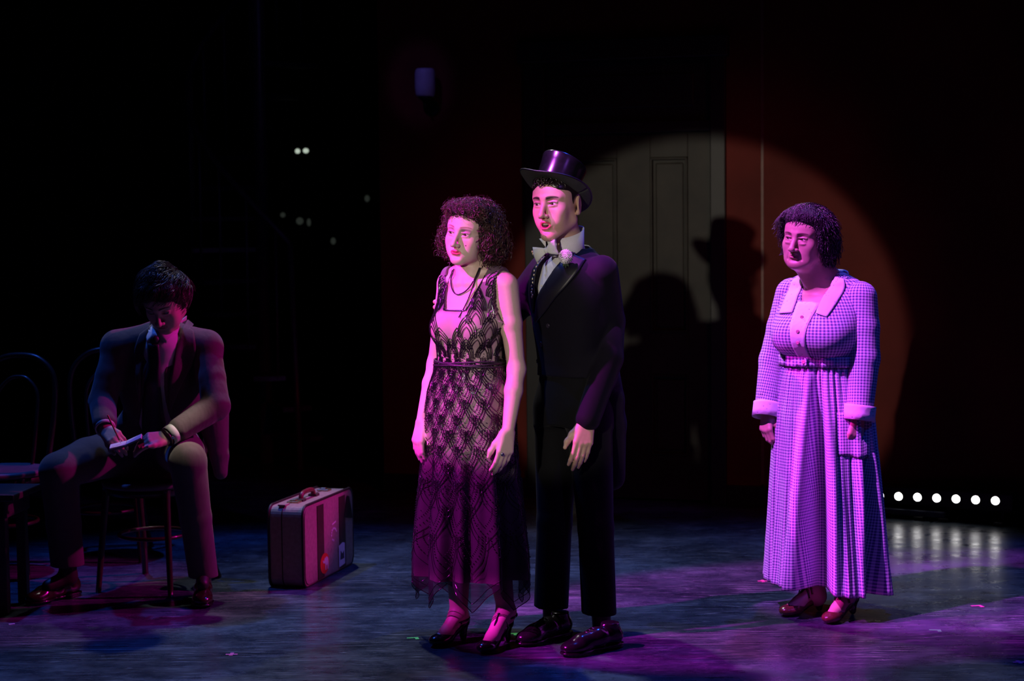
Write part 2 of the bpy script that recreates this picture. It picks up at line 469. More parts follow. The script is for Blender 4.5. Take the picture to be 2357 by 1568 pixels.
M_drape = grainy('black_drape', (0.004, 0.004, 0.005), 0.95, 0.3, 8)
M_door = grainy('olive_door_paint', (0.020, 0.0175, 0.0115), 0.5, 0.35, 7, 0.2, 0.003, spec=0.3)
M_casing = grainy('dark_casing_paint', (0.008, 0.008, 0.0072), 0.5, 0.3, 9)
M_blackmetal = grainy('black_metal', (0.012, 0.012, 0.014), 0.4, 0.3, 60, metal=0.6)

fl = mk('floor', box((-7.5, 2.2, -0.12), (7.5, 15.2, 0.0)), M_floor, smooth=False, loc=(0, 0, 0)); tag(fl, 'dark scuffed painted stage floor', kind='structure')

# the set wall stands a little obliquely: frame from two points of its foot
WA, WB = G(940, 1134), G(2300, 1186)
WU = nrm(WB - WA); WN = np.cross(WU, V(0, 0, 1)); WN = WN if WN[1] < 0 else -WN      # faces the audience
WZ = V(0, 0, 1.0)
def wall_sz(px, py):
    d = ray(px, py); t = ((WA - CAMP) @ WN) / (d @ WN); q = CAMP + d * t - WA
    return q @ WU, q[2]
def ws(px, py=900): return wall_sz(px, py)[0]
def wz(py, px=1450): return wall_sz(px, py)[1]
def wbox(s0, s1, z0, z1, d0, d1, bev=0.0):      # box on the wall: along, up, and out of the wall (d towards the audience)
    v, f = box((s0, d0, z0), (s1, d1, z1), bev)
    return WA + v[:, :1] * WU + v[:, 1:2] * WN + v[:, 2:3] * WZ, f
HT = 4.2
s_l, s_dl, s_dr, s_seam, s_r = ws(880, 800), ws(1215), ws(1673), ws(1755, 700), ws(2357) + 1.6
z_head = wz(97)
wl = mk('wall_back', join(wbox(s_l, s_dl, 0, HT, -0.09, 0), wbox(s_dr, s_seam - 0.006, 0, HT, -0.09, 0), wbox(s_seam + 0.006, s_r, 0, HT, -0.09, 0),
        wbox(s_dl, s_dr, z_head, HT, -0.09, 0)), M_red, smooth=False)
tag(wl, 'dark red painted set wall with a doorway', kind='structure')
tag(mk('trim_1', wbox(s_seam - 0.008, s_seam + 0.008, 0.12, HT, -0.08, 0.004, 0.002), M_seam, smooth=False), 'pale seam strip joining two red wall flats', kind='structure')
for i, (a, b) in enumerate(((s_l, s_dl), (s_dr, s_r))):
    bb = mk('baseboard_back', wbox(a, b, 0, 0.112, 0.001, 0.022, 0.004), M_black, smooth=False)
    tag(bb, 'black baseboard at the foot of the red wall', kind='structure')
# door with casing, transom panel and four moulded panels
dr = thing('door_1', 'olive panelled door in a tall dark casing', 'door', WA + WU * (s_dl + s_dr) / 2); del dr['category']; dr['kind'] = 'structure'
s_a, s_b = ws(1262), ws(1638); z_top = wz(306)
mk('casing', join(wbox(s_dl, s_a, 0, z_head, -0.09, 0.035, 0.006), wbox(s_b, s_dr, 0, z_head, -0.09, 0.035, 0.006),
   wbox(s_dl - 0.03, s_dr + 0.02, z_head - 0.10, z_head + 0.02, 0.0, 0.06, 0.008), wbox(s_a, s_b, z_top, z_top + 0.06, -0.09, 0.02, 0.005)), M_casing, dr, smooth=False)
mk('transom_panel', join(wbox(s_a, s_b, z_top + 0.06, z_head - 0.10, -0.08, -0.03), wbox(s_a + 0.1, s_b - 0.1, z_top + 0.14, z_head - 0.18, -0.04, -0.018, 0.006)), M_casing, dr, smooth=False)
zl0, zl1, zu0, zu1 = wz(1047), wz(862), wz(765), wz(364)
c1a, c1b, c2a, c2b = ws(1318), ws(1421), ws(1497), ws(1583)
lv = [wbox(s_a, s_b, 0.015, z_top, -0.075, -0.045)]
for a, b in ((s_a, c1a), (c1b, c2a), (c2b, s_b)): lv.append(wbox(a, b, 0.015, z_top, -0.05, -0.02, 0.003))
for a, b in ((c1a, c1b), (c2a, c2b)):
    for z0, z1 in ((0.015, zl0), (zl1, zu0), (zu1, z_top)): lv.append(wbox(a, b, z0, z1, -0.05, -0.02, 0.003))
mk('door_leaf', join(*lv), M_door, dr, smooth=False)
for a, b in ((c1a, c1b), (c2a, c2b)):
    for z0, z1 in ((zl0, zl1), (zu0, zu1)):
        pn = mk('door_panel', wbox(a + 0.028, b - 0.028, z0 + 0.03, z1 - 0.03, -0.05, -0.034, 0.007), M_door, dr, smooth=False)
        w = 0.013
        mk('moulding', join(wbox(a, a + w, z0, z1, -0.05, -0.010, 0.004), wbox(b - w, b, z0, z1, -0.05, -0.010, 0.004),
           wbox(a, b, z0, z0 + w, -0.05, -0.010, 0.004), wbox(a, b, z1 - w, z1, -0.05, -0.010, 0.004)), M_door, dr, smooth=False)
kc = WA + WU * (s_a + 0.06) + WZ * 0.98
mk('door_knob', join(ball(kc + WN * 0.03, 0.028), tube([kc - WN * 0.03, kc + WN * 0.02], 0.011, 10)), M_blackmetal, dr)

# far wall of the stage house and black masking at the sides
def drape(x0, y0, x1, y1, h, nf):
    u = np.linspace(0, 1, nf * 8 + 1); d = nrm(V(x1 - x0, y1 - y0, 0)); n = V(-d[1], d[0], 0)
    top = [V(x0 + (x1 - x0) * t, y0 + (y1 - y0) * t, h) + n * 0.07 * math.sin(t * nf * 2 * pi) for t in u]
    bot = [V(x0 + (x1 - x0) * t, y0 + (y1 - y0) * t, 0.005) + n * 0.10 * math.sin(t * nf * 2 * pi + 0.3) for t in u]
    mid = [(a * 0.5 + b * 0.5) for a, b in zip(top, bot)]
    return slab(np.array([bot, mid, top]), 0.008)
tag(mk('wall_far', box((-7.4, 14.6, 0.0), (7.4, 14.8, 6.0)), M_black, smooth=False), 'black painted rear wall of the stage', kind='structure')
tag(mk('masking_drape', drape(-4.4, 12.9, 0.2, 13.3, 5.6, 18), M_drape), 'black pleated masking curtain behind the staircase', 'curtain')

# ------------------------------------------------------------------ light bar on the floor
M_led = principled('led_lens', (0.9, 0.9, 0.9), 0.3, emit=(1.0, 0.97, 0.98), estr=9.0)
M_barfoot = grainy('bar_foot_metal', (0.05, 0.06, 0.09), 0.45, 0.2, 30, metal=0.3)
def led_bar():
    a = P(2025, 1141, 9.42); b = P(2291, 1153, 9.12)
    u = V(b[0] - a[0], b[1] - a[1], 0); step = np.linalg.norm(u) / 6; u = nrm(u); n = V(u[1], -u[0], 0)
    if n[1] > 0: n = -n
    zc = (a[2] + b[2]) / 2
    o0 = V(a[0], a[1], 0) - u * step
    root = thing('led_light_bar', 'black floor light bar with a row of glowing round white lamps', 'stage light', o0 + u * step * 3.5)
    def lb(s0, s1, z0, z1, d0, d1, bev=0.004):
        v, f = box((s0, d0, z0), (s1, d1, z1), bev)
        return o0 + v[:, :1] * u + v[:, 1:2] * n + v[:, 2:3] * WZ, f
    L = step * 7
    mk('housing', lb(-0.07, L + 0.09, zc - 0.052, zc + 0.045, -0.11, -0.004, 0.010), M_black, root)
    mk('base_rail', lb(-0.06, L * 0.64, 0.02, 0.05, -0.10, 0.03), M_barfoot, root, smooth=False)
    for s in (0.02, L * 0.42, L * 0.6, L + 0.0):
        mk('foot', join(lb(s, s + 0.05, 0, 0.02, -0.13, 0.05), lb(s + 0.015, s + 0.035, 0.02, zc - 0.05, -0.07, -0.05)), M_blackmetal, root, smooth=False)
    R = np.stack([u, WZ, n], 1)
    for i in range(8):
        c = o0 + u * step * i + WZ * (a[2] + (b[2] - a[2]) * (i - 1) / 6)
        rim = mk('lamp_ring', xf(lathe([(0.0185, 0.0), (0.0255, 0.0), (0.0265, 0.008), (0.0225, 0.010), (0.0205, 0.002), (0.0185, 0.0)], 28, cap=False), R, c - n * 0.004), M_blackmetal, root)
        mk('lamp_lens', xf(lathe([(0.0004, -0.004), (0.0205, -0.004), (0.0205, 0.003), (0.015, 0.006), (0.0004, 0.0075)], 28), R, c - n * 0.003), M_led, root)
    cab = catmull([o0 + u * (L + 0.07) + WZ * 0.10 - n * 0.06, o0 + u * (L + 0.16) + WZ * 0.03 - n * 0.08, o0 + u * (L + 0.35) + WZ * 0.008 - n * 0.12, o0 + u * (L + 0.9) + WZ * 0.008 - n * 0.05], 24)
    mk('power_cable', tube(cab, 0.007, 8), M_blackmetal, root)
led_bar()

# ------------------------------------------------------------------ wall sconce
M_shade = grainy('frosted_shade', (0.50, 0.48, 0.55), 0.55, 0.08, 30)
def sconce():
    s, z = wall_sz(993, 193); c = WA + WU * s + WZ * z
    root = thing('wall_sconce', 'small pale round-cornered sconce shade on a black wall bracket', 'wall lamp', c)
    R = np.stack([WU, WN, WZ], 1); o = c + WN * 0.105
    w, h = 23 / 392, 31 / 392
    prof = [(0.001, -h), (w * 0.82, -h), (w * 0.93, -h + 0.012), (w, -h * 0.4), (w, h - 0.03), (w * 0.92, h - 0.008), (w * 0.8, h), (0.001, h)]
    mk('shade', xf(lathe(prof, 32), R, o), M_shade, root)
    arm = catmull([c + WN * 0.012 - WZ * 0.14, c + WN * 0.05 - WZ * 0.15, o - WZ * (h + 0.055), o - WZ * (h + 0.0)], 16)
    mk('bracket_arm', tube(arm, 0.008, 8), M_blackmetal, root)
    mk('cup', xf(lathe([(0.012, -0.03), (0.03, -0.012), (0.042, 0.0), (0.042, 0.006)], 24), R, o - WZ * (h + 0.005)), M_blackmetal, root)
    mk('back_plate', xf(lathe([(0.045, 0.0), (0.045, 0.008), (0.036, 0.014)], 24), np.stack([WU, WZ, -WN], 1) @ np.diag([1, 1, -1.]), c - WZ * 0.14), M_blackmetal, root)
sconce()

# ------------------------------------------------------------------ suitcase
M_cream = grainy('cream_canvas', (0.36, 0.28, 0.22), 0.6, 0.15, 60, 0.2)
M_band = grainy('brown_leather_band', (0.055, 0.03, 0.022), 0.5, 0.25, 40)
M_edge = grainy('dark_leather_edge', (0.018, 0.010, 0.010), 0.5, 0.25, 40)
M_brass = grainy('worn_brass', (0.55, 0.42, 0.22), 0.35, 0.2, 50, metal=1.0)
M_stred = grainy('red_sticker', (0.75, 0.02, 0.02), 0.5, 0.1, 60)
M_stwhite = grainy('white_sticker', (0.80, 0.78, 0.80), 0.5, 0.08, 60)
M_stdark = grainy('dark_print', (0.04, 0.02, 0.05), 0.5, 0.1, 60)
M_handle = grainy('oxblood_handle', (0.16, 0.02, 0.03), 0.4, 0.2, 40)
def suitcase():
    N_, F_ = G(702, 1357), G(816, 1297)
    d = nrm(V(F_[0] - N_[0], F_[1] - N_[1], 0)); e = V(d[1], -d[0], 0)              # e points out of the large visible side
    if e[1] > 0: e = -e
    L = min(np.linalg.norm(F_ - N_), 0.60); Wd = 0.172; H = 0.362
    root = thing('suitcase', 'old cream canvas suitcase with dark bands and travel stickers, standing on the floor', 'suitcase', N_ + d * L / 2 - e * Wd / 2)
    def sb(l0, l1, w0, w1, z0, z1, bev=0.0, seg=3):       # along, outwards from the visible side, up
        v, f = box((l0, w0, z0), (l1, w1, z1), bev, seg)
        return N_ + v[:, :1] * d + v[:, 1:2] * e + v[:, 2:3] * WZ, f
    def rim(w0, w1, r, t):            # rounded rectangle hoop round the case, in the l-z plane
        pts = []
        for cx, cz, a0 in ((L - r, r, -pi / 2), (L - r, H - r, 0), (r, H - r, pi / 2), (r, r, pi)):
            for k in range(7):
                a = a0 + k / 6 * pi / 2; pts.append((cx + r * math.cos(a), cz + r * math.sin(a)))
        return np.array(pts)
    rr = rim(0, 0, 0.045, 0)
    def hoop(grow, w0, w1):
        c = np.array([L / 2, H / 2]); q = c + (rr - c) * (1 + grow / np.array([L / 2, H / 2]))
        return plate(q, w1 - w0, N_ + e * w0, d, WZ, e)
    body = hoop(-0.003, -Wd + 0.004, -0.004)
    mk('body', join(body, hoop(-0.012, -Wd, 0.0)), M_cream, root, smooth=False)
    for w in (-Wd + 0.006, -0.006): mk('leather_edge', tube(np.array([N_ + d * (L / 2 + (x - L / 2)) + WZ * z + e * w for x, z in rr]), 0.006, 8, closed=True), M_edge, root)
    mk('lid_seam', hoop(-0.001, -Wd * 0.62, -Wd * 0.60), M_edge, root, smooth=False)
    for l0 in (0.15, 0.415):                               # bands round the case
        mk('band', join(sb(l0, l0 + 0.075, -0.003, 0.003, 0.012, H - 0.02), sb(l0, l0 + 0.075, -Wd - 0.003, -Wd + 0.003, 0.012, H - 0.02)), M_band, root, smooth=False)
    # handle and latches on top
    hc = L * 0.42
    hp = catmull([N_ + d * (hc - 0.075) + WZ * (H + 0.002) - e * Wd * 0.5, N_ + d * (hc - 0.06) + WZ * (H + 0.026) - e * Wd * 0.5, N_ + d * hc + WZ * (H + 0.032) - e * Wd * 0.5,
                  N_ + d * (hc + 0.06) + WZ * (H + 0.026) - e * Wd * 0.5, N_ + d * (hc + 0.075) + WZ * (H + 0.002) - e * Wd * 0.5], 24)
    hd = mk('handle', tube(hp, 0.011, 10), M_handle, root)
    for s in (-0.078, 0.078): mk('handle_mount', sb(hc + s - 0.02, hc + s + 0.02, -Wd * 0.5 - 0.02, -Wd * 0.5 + 0.02, H - 0.006, H + 0.008, 0.003), M_band, root, smooth=False)
    for s in (0.105, L - 0.14):
        lt = mk('latch', join(sb(s, s + 0.045, -Wd * 0.72, -Wd * 0.40, H - 0.006, H + 0.005, 0.002), sb(s + 0.012, s + 0.033, -Wd * 0.66, -Wd * 0.5, H + 0.003, H + 0.011, 0.003)), M_brass, root, smooth=False)
    mk('luggage_tag', sb(0.02, 0.07, -Wd * 0.75, -Wd * 0.55, H - 0.004, H + 0.004, 0.002), M_cream, root, smooth=False)
    # stickers on the visible side; sp maps pixels to the side
    def sp(px, py):
        dd = ray(px, py); t = ((N_ - CAMP) @ e) / (dd @ e); q = CAMP + dd * t - N_; return np.array([q @ d, q[2]])
    def disc(c, rx, ry, n=28): return [(c[0] + rx * math.cos(k / n * 2 * pi), c[1] + ry * math.sin(k / n * 2 * pi)) for k in range(n)]
    def stick(poly, w, th, mat, name, parent=None): return mk(name, plate(poly, th, N_ + e * w, d, WZ, e), mat, parent or root, smooth=False)
    c = sp(746, 1297); c2 = sp(757, 1297); r = 0.046
    s1 = stick(disc(c, r * 1.15, r), 0.0025, 0.0015, M_stred, 'round_sticker')
    el = [(-.7, .45), (-.55, .25), (-.4, .3), (-.25, .55), (0.0, .6), (.3, .68), (.62, .45), (.7, .0), (.62, -.75), (.42, -.75), (.40, -.25), (.12, -.25), (.08, -.75), (-.12, -.75), (-.14, -.1), (-.35, .08), (-.6, .05), (-.78, .3)]
    stick([(c[0] + 0.01 + x * r * 1.0, c[1] + z * r * 0.9) for x, z in el], 0.0038, 0.001, M_stwhite, 'animal_print', s1)
    c = sp(785, 1277)
    s2 = stick([(c[0] - .036, c[1] - .052), (c[0] + .036, c[1] - .046), (c[0] + .036, c[1] + .05), (c[0] + .012, c[1] + .056), (c[0] - .036, c[1] + .046)], 0.0035, 0.0015, M_stwhite, 'label_sticker')
    stick([(c[0] - .022, c[1] - .02), (c[0] + .026, c[1] - .02), (c[0] + .022, c[1] + .016), (c[0] + .004, c[1] + .004), (c[0] - .016, c[1] + .022)], 0.005, 0.001, M_stdark, 'print', s2)
    c = sp(768, 1230)
    for k in range(11):                                   # broken ring of white print
        a0 = 0.25 + k * 0.46
        if k in (7, 10): continue
        q = [(c[0] + rr_ * math.cos(a) * 0.9, c[1] + rr_ * math.sin(a) * 0.8) for rr_, a in ((0.040, a0), (0.040, a0 + 0.33), (0.029, a0 + 0.33), (0.029, a0))]
        stick(q, 0.0005, 0.0015, M_stwhite, 'ring_print')
    stick([(c[0] - 0.02, c[1] + 0.044), (c[0] + 0.025, c[1] + 0.052), (c[0] + 0.025, c[1] + 0.058), (c[0] - 0.02, c[1] + 0.05)], 0.0005, 0.0015, M_stwhite, 'ring_print')
    c = sp(800, 1172)
    stick([(c[0] - .06, c[1] - .03), (c[0] + .05, c[1] - .05), (c[0] + .04, c[1] - .01), (c[0] + .01, c[1] + .06), (c[0] - .015, c[1] + .065), (c[0] - .035, c[1] + .01)], 0.0035, 0.0012, M_edge, 'torn_sticker')
suitcase()

# ------------------------------------------------------------------ bentwood chairs
M_wood = grainy('dark_bentwood', (0.035, 0.018, 0.014), 0.32, 0.3, 25, 0.08, coat=0.3)
M_woodseat = grainy('chair_seat_wood', (0.12, 0.10, 0.10), 0.5, 0.2, 14, 0.05)
def chair_mesh(root):
    o = ORG[root]
    prof = [(0.001, 0.452), (0.185, 0.452), (0.205, 0.458), (0.21, 0.470), (0.205, 0.482), (0.19, 0.484), (0.165, 0.476), (0.001, 0.472)]
    mk('seat', xf(lathe(prof, 40), None, o), M_woodseat, root)
    for sx in (-1, 1):
        p = catmull([V(sx * 0.145, -0.125, 0.455), V(sx * 0.155, -0.14, 0.30), V(sx * 0.175, -0.165, 0.0)], 12)
        mk('leg', tube(o + p, np.linspace(0.018, 0.012, 12), 10), M_wood, root)
    hoop = catmull([V(-0.185, 0.27, 0.0), V(-0.160, 0.215, 0.16), V(-0.150, 0.175, 0.34), V(-0.155, 0.175, 0.47), V(-0.180, 0.215, 0.72), V(-0.172, 0.245, 0.88), V(-0.10, 0.262, 0.965), V(0, 0.268, 0.985),
                    V(0.10, 0.262, 0.965), V(0.172, 0.245, 0.88), V(0.180, 0.215, 0.72), V(0.155, 0.175, 0.47), V(0.150, 0.175, 0.34), V(0.160, 0.215, 0.16), V(0.185, 0.27, 0.0)], 90)
    mk('back_hoop', tube(o + hoop, 0.0145, 10), M_wood, root)
    inner = catmull([V(-0.085, 0.165, 0.475), V(-0.10, 0.19, 0.66), V(-0.098, 0.222, 0.80), V(-0.05, 0.24, 0.87), V(0, 0.245, 0.885), V(0.05, 0.24, 0.87), V(0.098, 0.222, 0.80), V(0.10, 0.19, 0.66), V(0.085, 0.165, 0.475)], 60)
    mk('inner_hoop', tube(o + inner, 0.010, 8), M_wood, root)
    a = np.linspace(0, 2 * pi, 41)[:-1]
    mk('stretcher_ring', tube(o + np.stack([0.150 * np.cos(a), 0.02 + 0.150 * np.sin(a), 0.235 + 0 * a], 1), 0.009, 8, closed=True), M_wood, root)
    mk('seat_apron', xf(lathe([(0.178, 0.425), (0.193, 0.425), (0.193, 0.456), (0.178, 0.456), (0.178, 0.425)], 40, cap=False), None, o), M_wood, root)
c0 = G(352, 1352)
ch0 = thing('bentwood_chair', 'dark bentwood chair under the man who sits writing', 'chair', c0, 'bentwood chairs')
chair_mesh(ch0)
for (px, py, rz, lab) in ((10, 1318, -0.10, 'empty dark bentwood chair behind the low table'), (247, 1284, 0.12, 'empty dark bentwood chair behind the seated man')):
    c = copy_tree(ch0); g = G(px, py); c.location = g; c.rotation_euler = (0, 0, rz); c['label'] = lab
ch0.rotation_euler = (0, 0, -0.30)

# ------------------------------------------------------------------ low table at the left
M_table = grainy('dark_table_wood', (0.05, 0.035, 0.035), 0.45, 0.3, 12, 0.05)
def low_table():
    zt = 0.50; a = G(42, 1140, zt); b = G(105, 1113, zt)
    v_ = nrm(V(b[0] - a[0], b[1] - a[1], 0)); u = V(v_[1], -v_[0], 0)
    if u[0] > 0: u = -u
    D = max(np.linalg.norm(b - a), 0.3); o = V(a[0] - 0.02, a[1], 0)
    root = thing('low_table', 'low dark wooden table in front of an empty bentwood chair', 'table', o + u * 0.4 + v_ * D / 2)
    def tb(s0, s1, t0, t1, z0, z1, bev=0.004):
        v, f = box((s0, t0, z0), (s1, t1, z1), bev)
        return o + v[:, :1] * u + v[:, 1:2] * v_ + v[:, 2:3] * WZ, f
    mk('table_top', tb(0, 0.85, 0, D, zt - 0.028, zt, 0.005), M_table, root, smooth=False)
    mk('apron', join(tb(0.05, 0.80, 0.03, 0.05, zt - 0.10, zt - 0.029), tb(0.05, 0.80, D - 0.05, D - 0.03, zt - 0.10, zt - 0.029), tb(0.04, 0.06, 0.03, D - 0.03, zt - 0.10, zt - 0.029)), M_table, root, smooth=False)
    for s in (0.05, 0.76):
        for t in (0.03, D - 0.07): mk('leg', tb(s, s + 0.04, t, t + 0.04, 0, zt - 0.029), M_table, root, smooth=False)
low_table()

# ------------------------------------------------------------------ tape marks on the floor
M_tpink = grainy('pink_tape', (0.95, 0.10, 0.40), 0.6, 0.1, 80)
M_tgreen = grainy('green_tape', (0.12, 0.95, 0.20), 0.6, 0.1, 80)
M_twhite = grainy('white_tape', (0.7, 0.72, 0.85), 0.6, 0.1, 80)
def tape(px, py, shape, mat, label, rz):
    g = G(px, py); root = thing('tape_mark', label, 'tape mark', g, 'tape marks on the stage floor')
    R = rotz(rz)
    cross = ((-0.022, -0.007, 0.022, 0.007), (-0.007, -0.022, 0.007, 0.022)); tee = ((-0.024, -0.007, 0.024, 0.007), (-0.007, -0.035, 0.007, -0.007)); bar = ((-0.012, -0.006, 0.012, 0.006),)
    ell_ = ((-0.022, -0.007, 0.022, 0.007), (0.008, -0.03, 0.022, -0.007))
    for i, (x0, y0, x1, y1) in enumerate({'x': cross, 't': tee, 'b': bar, 'l': ell_}[shape]):
        v, f = box((x0, y0, 0.0002), (x1, y1, 0.0012 + 0.0005 * i)); mk('tape_strip', (v @ R.T + g, f), mat, root, smooth=False)
tape(533, 1507, 'x', M_tpink, 'pink tape cross on the bare floor in front of the suitcase', 0.0)
tape(950, 1469, 'l', M_tgreen, 'green tape mark by the toe of the beaded-dress woman', 0.15)
tape(1185, 1459, 't', M_tgreen, 'green tape mark between the high heel and the man\'s shoe', 0.1)
tape(1756, 1338, 'x', M_tpink, 'pink tape cross below the hem of the gingham dress', 0.0)
tape(2247, 1395, 'l', M_tpink, 'pink tape mark between the light bar and the green tape', 0.2)
tape(2152, 1451, 'l', M_tgreen, 'yellow-green tape mark beside the gingham-dress woman', -0.1)
tape(2346, 1525, 'x', M_tpink, 'pink tape cross at the front right edge of the stage', 0.05)
tape(333, 1315, 'b', M_twhite, 'small white tape piece under the bentwood chairs', 0.2)
tape(27, 1437, 'b', M_twhite, 'small white tape piece at the foot of the low table', 0.5)

# ------------------------------------------------------------------ spiral staircase and small lamps and faint glows in the dark
M_rail = grainy('dark_blue_steel', (0.10, 0.11, 0.17), 0.38, 0.2, 20, metal=0.3)
def spiral_stair():
    Y = 11.7; foot = P(668, 1098, Y); foot[2] = 0; c = V(foot[0] - 0.17, Y + 0.12, 0)
    root = thing('spiral_staircase', 'dark steel spiral staircase with a curved handrail in the shadows', 'staircase', c)
    r = 0.47; n = 13; rise = 0.205; a0 = -0.35
    mk('centre_pole', tube([c, c + WZ * 4.2], 0.045, 14), M_rail, root)
    ang = lambda k: a0 - k * 0.40                                   # turns towards the left, away, and back
    for k in range(n):
        z = rise * (k + 1); a, b = ang(k), ang(k) - 0.44
        poly = [(0.04 * math.cos(a), 0.04 * math.sin(a)), (r * math.cos(a), r * math.sin(a)), (r * math.cos((a + b) / 2), r * math.sin((a + b) / 2)), (r * math.cos(b), r * math.sin(b)), (0.04 * math.cos(b), 0.04 * math.sin(b))]
        mk('tread', plate(poly[::-1], 0.03, c + WZ * (z - 0.03), V(1, 0, 0), V(0, 1, 0), WZ), M_rail, root, smooth=False)
        p = c + V(r * math.cos(a - 0.1) * 0.98, r * math.sin(a - 0.1) * 0.98, z)
        if k >= 2: mk('baluster', tube([p - WZ * 0.02, p + WZ * (0.93 + 0.04)], 0.009, 8), M_rail, root)
    kk = np.linspace(1.5, n - 1, 90); aa = a0 - kk * 0.40 - 0.1
    mk('handrail', tube(np.stack([c[0] + r * np.cos(aa), c[1] + r * np.sin(aa), rise * (kk + 1) + 0.95], 1), 0.020, 10), M_rail, root)
    p0 = c + V(r * math.cos(a0 - 0.7), r * math.sin(a0 - 0.7), 0)
    mk('newel_post', tube([p0 + V(0.04, 0, 0), p0 + WZ * (rise * 2.5 + 0.96)], 0.020, 12), M_rail, root)
spiral_stair()
M_lamp = principled('marker_lamp_glow', (0.8, 0.85, 0.8), 0.4, emit=(0.72, 0.85, 0.70), estr=0.62)
M_glowdim = principled('faint_glow', (0.3, 0.33, 0.3), 0.4, emit=(0.5, 0.6, 0.5), estr=0.03)  # slight emission for the faint backstage glows
def marker_glow(px, py, y, w, h, mat, label):
    c = P(px, py, y); c = P(px, py, 12.9 + (c[0] + 4.4) / 4.6 * 0.4 - 0.26); root = thing('marker_glow', label, 'lamp', c, 'small lamps in the dark backstage')
    R = rotx(pi / 2)
    prof = [(0.0004, 0.014), (w * 0.6, 0.012), (w, 0.004), (w, -0.002), (0.0004, -0.004)]
    v, f = xf(lathe([(a, b) for a, b in prof][::-1], 20, 1.0, h / w), R, c); mk('lens', (v, f), mat, root)
    v, f = xf(lathe([(w * 0.9, -0.05), (w * 1.15, -0.045), (w * 1.15, -0.003), (w * 1.02, -0.001), (w * 0.9, -0.004)], 20, 1.0, h / w), R @ np.diag([1, 1, 1.]), c); mk('housing', (v, f), M_blackmetal, root)
    mk('hook', tube([c + V(0, 0.045, 0), c + V(0, 0.10, 0.0), c + V(0, 0.15, 0.03)], 0.006, 6), M_blackmetal, root)
for px, lab in ((685, 'small pale backstage lamp, the rounder of a glowing pair'), (704, 'small pale backstage lamp, the wider of a glowing pair')):
    marker_glow(px, 348 - (px > 690), 13.02, (0.0175 if px < 690 else 0.020), 0.0175, M_lamp, lab)
for px, py, w, h, lab in ((651, 495, 0.018, 0.018, 'very dim small backstage glow beside the staircase handrail'), (690, 509, 0.026, 0.026, 'very dim wide backstage glow below the glowing pair of lamps'), (711, 512, 0.014, 0.028, 'very dim narrow upright backstage glow below the glowing pair'),
                          (767, 555, 0.018, 0.025, 'very dim backstage glow hanging lowest on the black curtain'), (845, 457, 0.018, 0.024, 'very dim backstage glow close to the edge of the red wall')):
    marker_glow(px, py, 13.02, w, h, M_glowdim, lab)  # faint glows of unknown source, built as dim emissive discs

# ------------------------------------------------------------------ people: shared anatomy
class Fr:
    """head frame: x person's left (picture right), -y forward, z up"""
    def __init__(s, c, yaw, pitch=0.0, roll=0.0, sc=1.0):
        s.c = np.asarray(c, float); s.R = rotz(-yaw) @ rotx(pitch) @ roty(roll); s.s = sc
    def p(s, x, y, z): return s.c + s.R @ (V(x, y, z) * s.s)
    def loc(s, v): return ((np.asarray(v) - s.c) @ s.R) / s.s
def yawR(yaw): return rotz(-yaw)

